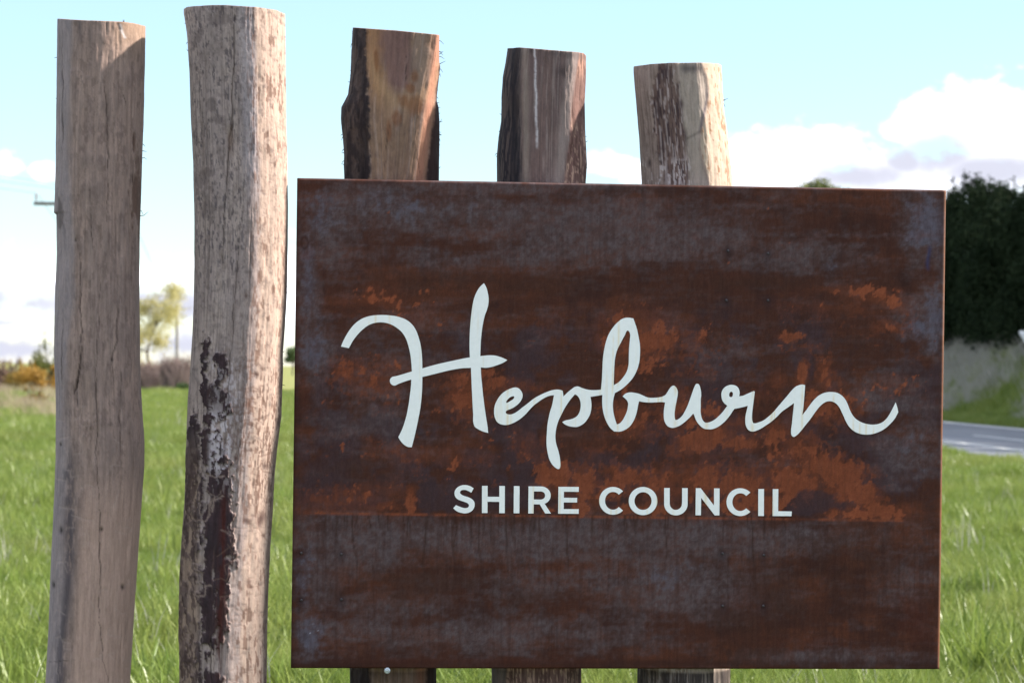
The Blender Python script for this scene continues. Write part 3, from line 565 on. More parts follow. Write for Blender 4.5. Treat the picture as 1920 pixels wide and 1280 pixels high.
def post(label, left, right, tops, prof0, prof1, front_off, painter, spans, nfront, step=2.0, seed=1, fibres=(), desat=.12):
    """left/right: silhouette (px, py); tops: top edge (px, py); front_off: how far the axis stands behind the sign face"""
    L_, R_ = np.array(left, float), np.array(right, float)
    ytop = min(p[1] for p in tops)
    rows = []
    for (a, b_, s) in spans: rows.append(np.arange(a, b_, s))
    rows = np.concatenate(rows)
    def ext(arr, y):
        x = np.interp(y, arr[:, 1], arr[:, 0]); sl_ = (arr[-1, 0] - arr[-4, 0]) / (arr[-1, 1] - arr[-4, 1]) * .6
        return np.where(y > arr[-1, 1], arr[-1, 0] + sl_ * (y - arr[-1, 1]) * np.exp(-(np.maximum(y - arr[-1, 1], 0)) / 400), x)
    exl, exr = ext(L_, rows), ext(R_, rows)
    def soft(fn):
        return np.mean([ext(fn, np.maximum(rows + o_, fn[0, 1])) for o_ in np.linspace(-45, 45, 13)], axis=0)
    xl, xr = soft(L_), soft(R_)
    P0 = SCEN - N0 * front_off
    pl_, pr_ = on_plane(xl, rows, P0, N0), on_plane(xr, rows, P0, N0)
    cen = (pl_ + pr_) / 2; hw = np.linalg.norm(pr_ - pl_, axis=1) / 2
    # angular parameter: dense over the front
    nf = [i for i in range(len(prof0))]
    half = next(i for i, p in enumerate(prof0) if p[0] >= .999)           # index of right extreme
    tq = np.concatenate([np.linspace(0, half, nfront, endpoint=False), np.linspace(half, len(prof0), 26, endpoint=False)])
    A0, A1 = closed_profile(prof0, tq), closed_profile(prof1, tq)
    wv = np.clip((rows - rows[0]) / (prof_len(rows, spans)), 0, 1)[:, None, None]
    A = A0[None] * (1 - wv) + A1[None] * wv
    Xn = np.clip(A[..., 0], -1.05, 1.05)
    mx = np.abs(Xn).max(axis=1, keepdims=True); Xn = Xn / mx; Yn = A[..., 1]
    PY = np.repeat(rows[:, None], len(tq), 1)
    edge = np.abs(Xn) ** 5 * np.where(Xn < 0, (exl - xl)[:, None], (exr - xr)[:, None])          # px
    PX = (xl + xr)[:, None] / 2 + Xn * (xr - xl)[:, None] / 2 + edge
    isf = (np.arange(len(tq)) <= nfront)[None, :] * np.ones_like(PY)
    ang = np.repeat((tq / len(prof0) * 6.0)[None], len(rows), 0)
    # top edge
    tp = np.array(sorted(tops)); ytx = np.interp(PX[0] if False else PX, tp[:, 0], tp[:, 1])
    back = (isf < .5) & (np.abs(Xn) < .98)
    colr, disp = painter(PX, PY, Xn, isf, ang); lum_ = colr.mean(-1, keepdims=True); colr = (colr * (1 - desat) + lum_ * desat) * np.array([.79, .745, .765])
    depth = (xr - xl)[:, None] / 2
    grow = 1 + disp / depth
    V = cen[:, None, :] + (edge * (hw / ((xr - xl) / 2))[:, None])[..., None] * E_ + (hw[:, None] * Xn * np.where(np.abs(Xn) > .93, 1 + .25 * disp / depth, grow))[..., None] * E_ + (hw[:, None] * Yn * grow)[..., None] * N0
    dzpx = np.maximum(ytx - PY, 0) + (ytx - ytop) * 0
    fall = np.exp(-(PY - ytop) / 30)
    pxm = hw[:, None] / depth
    V[..., 2] -= np.maximum(690 - PY, 0) * np.maximum(Yn, 0) * hw[:, None] / 5.06 * pxm * np.clip(1 - (PY - ytop) / 160, 0, 1)
    V[..., 2] -= (ytx - ytop) * pxm * np.clip(1 - (PY - ytop) / 60, 0, 1)
    nr, nc = PX.shape
    I_ = np.arange(nr * nc).reshape(nr, nc); J = np.roll(I_, -1, 1)
    Q = np.stack([I_[:-1], I_[1:], J[1:], J[:-1]], -1).reshape(-1, 4)
    # cap with a few inner rings of end grain
    Vc, Cc_, T, last, off = [V.reshape(-1, 3)], [colr.reshape(-1, 3)], [], I_[0], nr * nc
    c0 = V[0].mean(0)
    for k, rr in enumerate((.985, .9, .5)):
        Vc.append(c0 + (V[0] - c0) * rr + np.array([0, 0, .0015 if k else .001])); Cc_.append(np.repeat(srgb((150, 120, 96))[None] * (.8 + .1 * k), nc, 0))
        new = off + np.arange(nc); off += nc
        Q = np.concatenate([Q, np.stack([last, np.roll(last, -1), np.roll(new, -1), new], -1)]); last = new
    Vc.append(c0[None]); Cc_.append(srgb((140, 110, 90))[None])
    T = np.stack([last, np.roll(last, -1), np.full(nc, off)], -1)
    root_z = -.35
    basep = cen[-1].copy(); basep[2] = 0
    e = empty('timber_post', tuple(basep), label, 'post', 'row of timber posts along the sign')
    mk('log', np.concatenate(Vc) - basep, Q, T, np.concatenate(Cc_), wood_m, e)
    if len(fibres):
        parts = []; rf = np.random.RandomState(seed + 50)
        for (fx, fy, dx, dy, k_, sp_) in fibres:
            for q in range(k_):
                fy_ = fy if sp_ < 5 else max(ytop + 8, fy + rf.normal(0, sp_)); S_ = L_ if dx < 0 else R_
                fx_ = fx + rf.normal(0, sp_) if sp_ < 5 and fy_ < ytop + 12 else float(np.interp(fy_, S_[:, 1], S_[:, 0])) - math.copysign(1.5, dx)
                p0 = on_plane(np.array(float(fx_)), np.array(float(fy_)), P0 + N0 * rf.uniform(-.01, .01), N0)
                a = rf.normal(0, .5); l = rf.uniform(.4, 1.1)
                d1 = E_ * dx + np.array([0, 0, -1]) * dy; d1 = d1 + np.cross(N0, d1) * a
                pts = np.array([p0 - d1 * .003, p0 + d1 * .5 * l, p0 + d1 * l + np.array([0, 0, rf.normal(0, .004)])])
                parts.append(tube(pts, np.array([.0009, .0007, .0003]), 4, False))
        o = mk('bark_fibre', *join(parts), mat=fib_m, parent=e); o.location = tuple(-basep); o['kind'] = 'stuff'
    return e
def prof_len(rows, spans): return max(1.0, spans[0][1] - spans[0][0])

def mixc(Cl, m, c_): return Cl * (1 - m[..., None]) + np.asarray(c_) * m[..., None]
def worms(PX, PY, x0, x1, y0, y1, k, seed, ln=(5, 14), st=6.0):
    r_ = np.random.RandomState(seed); best = np.full(PX.shape, 1e9)
    for j in range(k):
        x, y = r_.uniform(x0, x1), r_.uniform(y0, y1); a = r_.choice([0, math.pi / 2, math.pi]) + r_.normal(0, .3); pts = [(x, y)]
        for q in range(r_.randint(*ln)):
            if r_.rand() < .3: a += r_.choice([-1, 1]) * r_.uniform(.7, 1.6)
            x += math.cos(a) * st; y += math.sin(a) * st * 1.1; pts.append((x, y))
        xs = [p[0] for p in pts]; ys = [p[1] for p in pts]
        sel = (PX > min(xs) - 8) & (PX < max(xs) + 8) & (PY > min(ys) - 8) & (PY < max(ys) + 8)
        if sel.any(): best[sel] = np.minimum(best[sel], polydist(PX[sel], PY[sel], pts))
    return best
def crackset(Cl, disp, PX, PY, isf, cracks, dark=(58, 44, 40)):
    for (pts, wd, dep) in cracks:
        jit = (fbm(PY / 34, PX * 0 + pts[0][0], 77, 3) - .5) * 7 + (fbm(PY / 6, PX * 0 + pts[0][0], 78, 2) - .5) * 1.4
        y0, y1 = pts[0][1], pts[-1][1]; tt = np.clip((PY - y0) / (y1 - y0 + 1e-6), 0, 1)
        ww = wd * .78 * (.45 + .9 * fbm(PY / 26, PX * 0 + pts[0][0], 79, 2)) * np.minimum(1, .35 + 4 * np.minimum(tt, 1 - tt))
        d = polydist(PX + jit, PY, pts); m = np.exp(-(d / np.maximum(ww, .7)) ** 2) * isf * np.minimum(1, ww / .8)
        Cl = mixc(Cl, m * .72, srgb(dark) * .8); disp = disp - dep * .8 * m
    return Cl, disp

def common(PX, PY, ang, seed, c1, c2, c3, ck=1.0):
    f1 = fbm(ang * 2.2 + 3, PY / 190, seed, 5, .6); f2 = fbm(ang * 16, PY / 110, seed + 10, 4, .6); f3 = fbm(ang * 7, PY / 26, seed + 20, 5, .62); f4 = fbm(ang * 40, PY / 60, seed + 30, 3)
    Cl = np.empty(PX.shape + (3,)); Cl[:] = srgb(c1)
    Cl = mixc(Cl, sstep(f1, .40, .62) * .85, srgb(c2)); Cl = mixc(Cl, sstep(f3 * .6 + f2 * .4, .46, .66) * .75, srgb(c3))
    Cl *= (.82 + .36 * f2)[..., None] * (.90 + .2 * f4)[..., None]
    chk = sstep(fbm(ang * 34, PY / 240, seed + 40, 4, .6), .58, .68); Cl = mixc(Cl, chk * .34 * ck, srgb((84, 70, 64)))
    lt = sstep(fbm(ang * 24, PY / 160, seed + 50, 4, .6), .56, .70); Cl = mixc(Cl, lt * .28 * ck, srgb((188, 172, 162)))
    swl = sstep(fbm(ang * 9, PY / 18, seed + 60, 5, .66), .54, .68); Cl = mixc(Cl, swl * (.30 if ck > .9 else .42), srgb((104, 86, 80)))
    disp = (f1 - .5) * 7 - chk * .8 + (f3 - .5) * 3.0 + (f2 - .5) * 1.6
    return Cl, disp, f1, f2, f3, f4
def E2(PX, PY, x, y, rx, ry): return np.clip(1 - np.hypot((PX - x) / rx, (PY - y) / ry), -1, 1)

# --- far left, weathered brown post
def paint1(PX, PY, X_, isf, ang):
    Cl, d, f1, f2, f3, f4 = common(PX, PY, ang, 200, (164, 141, 128), (150, 130, 120), (136, 118, 110), .45)
    Cl = mixc(Cl, sstep(X_ + (f1 - .5) * .5, -.45, -.75) * .55 * isf, srgb((150, 146, 152)))  # blue-grey left side: bluish skylight put into the colour
    Cl = mixc(Cl, np.exp(-((X_ + .52 + .06 * np.sin(PY / 60)) / .15) ** 2) * sstep(PY, 800, 900) * .85 * sstep(f3, .25, .55), srgb((84, 78, 84)))
    Cl = mixc(Cl, np.exp(-((X_ + .38) / .06) ** 2) * sstep(PY, 100, 50) * .7, srgb((98, 88, 88)))
    Cl = mixc(Cl, sstep(PY, 840, 980) * sstep(X_, -.38, -.1) * .75, srgb((190, 160, 142)))
    Cl = mixc(Cl, sstep(PY, 140, 40) * sstep(X_, .1, .7) * .6, srgb((178, 148, 118)))  # sunlit top right painted in as a warmer tone
    br = sstep(E2(PX, PY, 262, 350, 14, 100) + (f3 - .5) * 1.2 + (fbm(PX / 6, PY / 30, 203, 4) - .5) * 1.6, 0, .5) * isf; Cl = mixc(Cl, br * .7, srgb((96, 70, 56))); d -= br * 2.5
    kn = sstep(E2(PX, PY, 116, 405, 12, 34) + (f3 - .5), 0, .3) * isf; Cl = mixc(Cl, kn * .6, srgb((84, 74, 72)))
    for (x, y, rx, ry) in ((178, 810, 16, 22), (190, 790, 26, 12), (160, 690, 10, 46)):
        e = E2(PX, PY, x, y, rx, ry); sw = np.sin((PX - x) * .9 + (PY - y) * .22 + f3 * 9)
        m = sstep(e, -.3, .5) * isf; d += m * (1.4 * sw + .8); Cl = mixc(Cl, m * sstep(sw, .2, .9) * .35, srgb((104, 86, 78)))
    w_ = worms(PX, PY, 110, 260, 780, 1270, 46, 5, (3, 8), 5); m = np.exp(-(w_ / 1.5) ** 2) * isf
    Cl = mixc(Cl, m * .28, srgb((186, 168, 156))); d -= m * .5
    Cl, d = crackset(Cl, d, PX, PY, isf, [([(206, 160), (209, 230), (211, 300), (212, 350), (208, 420)], 1.5, 2.2), ([(180, 350), (181, 420), (182, 470)], 1.3, 1.6), ([(158, 480), (160, 560), (162, 620), (160, 680), (150, 725), (154, 760)], 1.8, 3.0), ([(162, 650), (158, 700), (149, 740)], 2.4, 3.5),
        ([(197, 520), (193, 600), (189, 690), (193, 760), (191, 840), (194, 900), (196, 1000), (197, 1080), (195, 1160), (203, 1230), (212, 1280)], 1.3, 1.8), ([(229, 560), (226, 640), (221, 670), (219, 720)], 1.2, 1.4), ([(122, 60), (124, 170), (123, 300)], 1.2, 1.6), ([(232, 680), (232, 780), (233, 860)], 1.0, 1.0), ([(124, 600), (122, 680), (124, 730)], 1.6, 1.5), ([(240, 180), (243, 205)], 1.2, 1.0), ([(95, 1235), (130, 1228), (150, 1226)], 1.0, .5)])
    for (x, y, r_) in ((219, 674, 2.2), (121, 832, 2), (122, 990, 4), (106, 1092, 3.5), (236, 1095, 3), (200, 986, 2.4), (150, 455, 2)):
        m = np.exp(-(np.hypot(PX - x, (PY - y) * .6) / r_) ** 2) * isf; Cl = mixc(Cl, m * .9, srgb((40, 32, 32))); d -= m * 2
    m = np.exp(-(polydist(PX, PY, [(233, 44), (236, 58), (241, 70)]) / 2.0) ** 2) * isf; Cl = mixc(Cl, m * .9, srgb((222, 216, 212)))
    m = np.exp(-(polydist(PX, PY, [(230, 40), (233, 52)]) / 2.6) ** 2) * isf; Cl = mixc(Cl, m * .8, srgb((46, 40, 40)))
    return Cl, d
L1 = [(108,39),(107,120),(106,200),(105,300),(103,380),(101.5,401),(106,404),(107,480),(104,540),(103,600),(101.5,660),(104,720),(105,760),(104.5,860),(102,930),(98,1010),(95,1080),(91,1180),(85,1280)]
R1 = [(272.5,48),(271.5,120),(270,200),(268,270),(266,330),(264,380),(262,440),(261,520),(262,600),(263,680),(265,740),(268,790),(271,830),(270.5,870),(266,930),(260,1020),(256,1080),(251,1150),(247,1230),(244,1280)]
round0 = [(-1, 0), (-.83, .55), (-.42, .90), (.05, .98), (.48, .86), (.86, .48), (1, 0), (.8, -.65), (0, -1), (-.8, -.65)]
post('tall weathered brown post with thin cracks, first from the left', L1, R1, [(100, 39), (108, 38), (150, 39.5), (235, 41), (255, 43), (273, 48)], round0, round0, .035, paint1,
     [(38, 1300, 2), (1300, 1980, 40)], 110, seed=1, fibres=[(268, 300, .014, .004, 3, 60), (263, 395, .02, .006, 2, 12), (105, 120, -.006, .005, 3, 60), (232, 42, -.002, -.008, 3, 2)])

# --- second, bark partly peeled off
def paint2(PX, PY, X_, isf, ang):
    Cl, d, f1, f2, f3, f4 = common(PX, PY, ang, 300, (178, 162, 153), (164, 149, 143), (150, 137, 133))
    Cl = mixc(Cl, sstep(X_ + (f3 - .5) * .2, .40, .50) * isf * .75, srgb((205, 178, 156)))  # sunlit right side, painted paler and pinker than the front
    Cl = mixc(Cl, sstep(X_, .0, .25) * sstep(X_, .46, .36) * sstep(PY, 420, 300) * isf * .45, srgb((176, 172, 180)))
    # blue-grey stains on the upper left half
    sp_ = sstep(fbm(ang * 22, PY / 13, 340, 3, .6), .60, .70) * sstep(X_, .35, .0) * isf * sstep(PY, 620, 500)
    Cl = mixc(Cl, sp_ * .75, srgb((92, 84, 88)))
    bl_ = np.zeros(PX.shape)
    for (x, y, rx, ry) in ((400, 205, 14, 14), (412, 232, 16, 12), (367, 255, 9, 16), (396, 395, 12, 40), (385, 345, 18, 30), (400, 330, 14, 14), (420, 40, 50, 12), (375, 75, 10, 16), (364, 90, 8, 14)):
        bl_ = np.maximum(bl_, E2(PX + (fbm(PX / 9, PY / 9, 345, 3) - .5) * 26, PY, x, y, rx * 1.1, ry * 1.1))
    Cl = mixc(Cl, sstep(bl_ + (fbm(PX / 7, PY / 9, 347, 4, .65) - .5) * 1.7, .0, .55) * .5 * isf, srgb((92, 80, 80)))
    # remaining dark inner bark
    hwid = 90.0
    PXn = PX - 9 + (fbm(PX / 14, PY / 14, 350, 4, .65) - .5) * 26
    bk = np.full(PX.shape, -1.0)
    for (x, y, rx, ry) in ((379, 700, 5, 80), (409, 690, 13, 36), (412, 757, 14, 34), (391, 757, 14, 48), (401, 820, 12, 20), (383, 830, 10, 44), (359, 830, 12, 60), (407, 866, 26, 44), (405, 1000, 32, 90), (388, 1130, 22, 90), (413, 1080, 14, 130), (410, 920, 26, 60),
                          (346, 960, 10, 150), (341, 1120, 9, 160), (352, 880, 12, 60), (360, 1010, 7, 80), (395, 1270, 24, 30), (430, 1285, 24, 16), (366, 1240, 8, 50), (385, 655, 4, 26), (371, 930, 6, 60)):
        bk = np.maximum(bk, E2(PXn, PY, x, y, rx, ry))
    bark = sstep(bk + (fbm(PX / 7, PY / 16, 352, 4, .6) - .5) * 1.0, .0, .22) * isf
    bark = np.maximum(bark, sstep(fbm(PX / 9, PY / 24, 354, 4, .6), .50, .60) * sstep(PX, 372, 360) * sstep(PY, 780, 860) * isf)
    mott = sstep(fbm(PX / 8, PY / 20, 356, 4, .6), .50, .62) * sstep(PX, 395, 370) * sstep(PY, 820, 900) * isf
    lftz = sstep(PX, 384, 370) * sstep(PY, 790, 860) * isf; Cl = mixc(Cl, lftz * .7, srgb((128, 106, 90)))
    bark = bark * (1 - .8 * mott) * (1 - .45 * lftz)
    dk_ = lftz * sstep(fbm(PX / 6, PY / 22, 357, 4, .6), .52, .60); Cl = mixc(Cl, dk_ * .7, srgb((74, 56, 52)))
    Cl = mixc(Cl, mott * (1 - dk_) * .75, srgb((164, 142, 122)))
    wst = worms(PX, PY, 405, 440, 640, 900, 46, 9, (3, 9), 5.5)
    net = sstep(fbm(PX / 7.5, PY / 11, 358, 4, .62), .50, .56) * sstep(PX, 392, 402) * sstep(PX, 446, 432) * sstep(PY, 730, 790) * sstep(PY, 905, 870)
    net2 = sstep(fbm(PX / 5, PY / 15, 359, 4, .6), .55, .62) * sstep(PX, 395, 405) * sstep(PX, 470, 440) * sstep(PY, 640, 700) * .6
    scr = np.maximum(net2, net) * isf * sstep(PY, 610, 660) * sstep(PY, 960, 880)
    bark = bark * (1 - .85 * scr)
    Cl = mixc(Cl, scr * .8, srgb((214, 206, 212)))
    bc = mixc(np.broadcast_to(srgb((64, 48, 52)), Cl.shape), sstep(f3, .45, .65) * .7, srgb((54, 44, 48)))
    bc = mixc(bc, sstep(f1, .5, .65) * .5, srgb((92, 70, 64)))
    Cl = Cl * (1 - bark[..., None]) + bc * (.75 + .5 * f2)[..., None] * bark[..., None]
    d += bark * 4.2 + bark * (f3 - .5) * 6
    rs = np.exp(-((PX - (424 - (PY - 960) * .03) + (f3 - .5) * 5) / 6.5) ** 2) * sstep(PY, 880, 960) * sstep(PY, 1290, 1200) * isf
    Cl = mixc(Cl, rs * .85 * sstep(fbm(PX / 5, PY / 40, 395, 3), .25, .5), srgb((78, 32, 24))); d -= rs * 1.0
    # galleries: dark flecks on the pale wood at the right, pale ones on the bark
    wp = worms(PX, PY, 425, 505, 640, 900, 90, 13, (2, 6), 4.5); m = np.exp(-(wp / 1.9) ** 2) * isf * sstep(PY, 600, 700) * (1 - bark)
    Cl = mixc(Cl, m * .6, srgb((112, 84, 72)))
    fl = sstep(fbm(ang * 34, PY / 12, 360, 3, .55), .585, .66) * isf * (1 - bark) * (.35 + .65 * sstep(PY, 640, 760)) * sstep(X_, -.2, .3) * sstep(PY, 1020, 900)
    Cl = mixc(Cl, fl * .75, srgb((104, 76, 64)))
    big = sstep(fbm(ang * 13, PY / 26, 370, 3, .6), .62, .69) * isf * (1 - bark) * sstep(X_, .1, .4); Cl = mixc(Cl, big * .7, srgb((120, 88, 72)))
    PXj, PYj = PX + (fbm(PX / 6, PY / 6, 390, 3) - .5) * 7, PY + (fbm(PX / 6, PY / 6, 394, 3) - .5) * 7
    wd = worms(PXj, PYj, 352, 425, 880, 1270, 10, 17, (5, 10), 5); m = np.exp(-(wd / 1.3) ** 2) * isf * bark * .6
    for pts in ([(392, 886), (410, 890), (425, 889)], [(425, 925), (412, 932), (400, 934), (399, 950), (395, 970), (372, 972)], [(402, 1088), (391, 1091), (389, 1108), (376, 1110)], [(372, 1060), (386, 1066), (378, 1090), (372, 1100), (379, 1104)], [(366, 1052), (384, 1050), (390, 1042)], [(404, 940), (404, 952), (408, 925)], [(380, 920), (382, 960)]):
        m = np.maximum(m, np.exp(-(polydist(PXj, PYj, pts) / 1.7) ** 2) * isf)
    Cl = mixc(Cl, m * .75, srgb((158, 138, 126))); d -= m * .9
    wl = worms(PX, PY, 430, 500, 900, 1270, 50, 23, (4, 10), 5); m = np.exp(-(wl / 1.1) ** 2) * isf; Cl = mixc(Cl, m * .4, srgb((140, 112, 96))); d -= m * .5
    lo = sstep(fbm(ang * 20, PY / 22, 380, 3), .60, .68) * sstep(PY, 1120, 1230) * sstep(X_, .45, .65) * isf; Cl = mixc(Cl, lo * .7, srgb((112, 74, 58)))
    sign_shadow = sstep(X_ + (f3 - .5) * .12, .90, .96) * isf * sstep(PY, 320, 380); Cl = mixc(Cl, sign_shadow * .6, srgb((72, 56, 52)))  # sign's cast shadow painted as a dark strip down the right edge
    for (x, y, r_) in ((464, 969, 4), (470, 972, 4), (494, 965, 8), (489, 975, 6), (497, 1000, 3), (470, 1083, 4), (474, 1094, 3), (448, 855, 4), (486, 700, 4), (495, 690, 4), (466, 557, 3), (500, 870, 4)):
        m = np.exp(-(np.hypot(PX - x, (PY - y) * .75) / r_) ** 2) * isf; Cl = mixc(Cl, m * .8, srgb((88, 60, 54)))
    Cl, d = crackset(Cl, d, PX, PY, isf, [([(445, 14), (443, 80), (441, 170), (438, 250), (431, 300), (426, 400), (420, 520)], 1.8, 3.0), ([(455, 440), (448, 520), (440, 620), (435, 700), (431, 760), (424, 860)], 1.2, 1.8), ([(464, 330), (460, 400), (455, 460)], 1.1, 1.2), ([(401, 1180), (402, 1240), (406, 1285)], 1.8, 2.2), ([(495, 60), (496, 160), (494, 260)], .9, .6), ([(372, 700), (374, 900), (368, 1100)], 1.1, 1.2)])
    gp = np.exp(-((PX - 437) / 6) ** 2) * np.exp(-((PY - 270) / 26) ** 2) * isf; Cl = mixc(Cl, gp * .7, srgb((100, 74, 56))); d -= gp * 2
    return Cl, d
L2 = [(344.5,20),(346,30),(350,62),(355,137),(357.5,220),(362,309),(364,412),(364,500),(363.5,557),(361,626),(356,695),(352,746),(350,798),(348,860),(345.5,943),(340,1012),(336,1080),(335,1149),(335.5,1215),(336,1280)]
R2 = [(535,24),(535.5,80),(536,137),(537,240),(539,309),(540,378),(539.5,454),(538,557),(533.5,626),(531,660),(531,695),(528,781),(522,825),(519,850),(515,891),(512,960),(507,1029),(503,1115),(501,1184),(500,1280)]
prof2b = [(-1, -.1), (-.90, .36), (-.56, .74), (-.2, .88), (.16, .92), (.74, .62), (1, .02), (.8, -.65), (0, -.95), (-.8, -.7)]
prof2 = [(-1, -.1), (-.90, .36), (-.52, .74), (-.05, .88), (.40, .90), (.80, .56), (1, .02), (.8, -.65), (0, -.95), (-.8, -.7)]
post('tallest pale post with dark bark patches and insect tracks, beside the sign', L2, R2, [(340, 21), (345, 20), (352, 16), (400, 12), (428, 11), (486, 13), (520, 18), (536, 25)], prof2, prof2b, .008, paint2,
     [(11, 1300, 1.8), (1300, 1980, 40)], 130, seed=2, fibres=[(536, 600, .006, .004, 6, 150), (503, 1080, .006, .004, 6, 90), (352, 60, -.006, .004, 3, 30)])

# --- three posts carrying the sign
def paint3(PX, PY, X_, isf, ang):
    Cl, d, f1, f2, f3, f4 = common(PX, PY, ang, 400, (150, 122, 98), (138, 112, 92), (126, 102, 86))
    nx_ = (fbm(PX / 9, PY / 12, 410, 3) - .5) * 16
    corner = 815 - np.clip((PY - 65) / 265, 0, 1) * 34
    heart = sstep(np.maximum(E2(PX, PY, 735, 50, 46, 120), E2(PX, PY, 745, 110, 36, 90)) + (f3 - .5) * .5, .0, .45) * isf
    Cl = mixc(Cl, heart * .75, srgb((122, 92, 88)))
    yl = np.exp(-((PX - (700 + np.maximum(0, PY - 120) * .16) + nx_) / 14) ** 2) * sstep(PY, 260, 150) * isf; Cl = mixc(Cl, yl * .65, srgb((172, 128, 80)))
    arcd = np.abs(np.hypot((PX - 760) / 70, (PY - 70) / 130) - 1); Cl = mixc(Cl, np.exp(-(arcd / .13) ** 2) * sstep(PY, 80, 120) * isf * .45, srgb((178, 146, 106)))
    pale = sstep(E2(PX, PY, 785, 110, 24, 90) + (f3 - .5) * .6, 0, .6) * isf; Cl = mixc(Cl, pale * .5, srgb((150, 132, 116)))
    for (x, y, rx, ry) in ((776, 150, 9, 16), (768, 172, 12, 14), (775, 205, 20, 26), (742, 230, 12, 18), (728, 250, 6, 30), (705, 120, 5, 30), (755, 195, 14, 18)):
        m = sstep(E2(PX, PY, x, y, rx, ry) + (f3 - .5) * .7, 0, .6) * isf; Cl = mixc(Cl, m * .6, srgb((128, 80, 44)))
    gr_ = np.sin(PY / 3.2 + f1 * 20 + X_ * 3); Cl *= (1 + .04 * gr_ * sstep(PY, 200, 260))[..., None]
    Cl = mixc(Cl, np.exp(-((PX - corner - 6) / 9) ** 2) * isf * .75, srgb((186, 128, 100)))  # sun on the hewn corner painted in as a lighter orange strip
    lb = sstep(688 + nx_ * .9 + np.clip((PY - 60) * .04, 0, 8) - PX, 0, 5) * isf
    bkc = mixc(np.broadcast_to(srgb((84, 72, 68)), Cl.shape), sstep(f3, .42, .6), srgb((54, 46, 48)))
    inner = np.exp(-((PX - 684) / 9) ** 2)[..., None]; bkc = bkc * (1 - .6 * inner) + srgb((38, 32, 36)) * .6 * inner
    Cl = Cl * (1 - lb[..., None]) + bkc * (.7 + .6 * f2)[..., None] * lb[..., None]; d += lb * (2 + 4 * (f3 - .5))
    rb = sstep(PX + nx_ * .3 - corner - 14 - np.clip((PY - 60) * .0, 0, 8), 0, 3) * isf; rb = np.maximum(rb, 1 - isf)
    Cl = mixc(Cl, rb, srgb((58, 42, 40))); d += rb * isf * 2.5
    Cl, d = crackset(Cl, d, PX, PY, isf, [([(760, 90), (758, 160)], 1.2, 1.2), ([(728, 240), (722, 330)], 1.1, 1), ([(783, 225), (781, 280), (784, 330)], 1.2, 1.4)])
    Cl = mixc(Cl, sstep(PY, 1245, 1252) * .55, srgb((40, 30, 30)))  # wood below the sign darkened: shade behind the panel put into the colour
    return Cl, d
L3 = [(662,54.5),(660.5,73),(658,139.5),(653,179),(640,203),(638.5,224.5),(642,259),(644,286),(644,329),(646,600),(650,900),(653,1200),(655,1258),(655,1290)]
R3 = [(822.5,64),(823,118),(824,126),(818.5,179),(818,190),(822,203),(824,232),(823.5,286),(823,331),(822,600),(820,900),(819,1200),(818,1258),(818,1290)]
p3a = [(-1, -.1), (-.92, .30), (-.62, .70), (-.2, .78), (.45, .80), (.93, .76), (1, .40), (.9, -.5), (0, -.9), (-.8, -.6)]
p3b = [(-1, -.1), (-.92, .30), (-.55, .72), (-.2, .80), (.15, .82), (.52, .82), (1, .15), (.9, -.5), (0, -.9), (-.8, -.6)]
post('split post with dark bark edges and orange heartwood, left of the three holding the sign', L3, R3, [(655, 54), (662, 54.5), (740, 58), (823, 64.5)], p3a, p3b, ST + .095, paint3,
     [(54, 345, 1.8), (350, 1230, 40), (1236, 1300, 3), (1310, 1990, 45)], 110, seed=3, desat=.10, fibres=[(824, 100, .018, .004, 7, 12), (823, 160, .009, .003, 10, 50), (661, 56, -.004, -.008, 5, 6), (652, 120, -.006, .003, 6, 50), (642, 300, -.006, .004, 6, 30), (824, 250, .006, .004, 10, 50)])

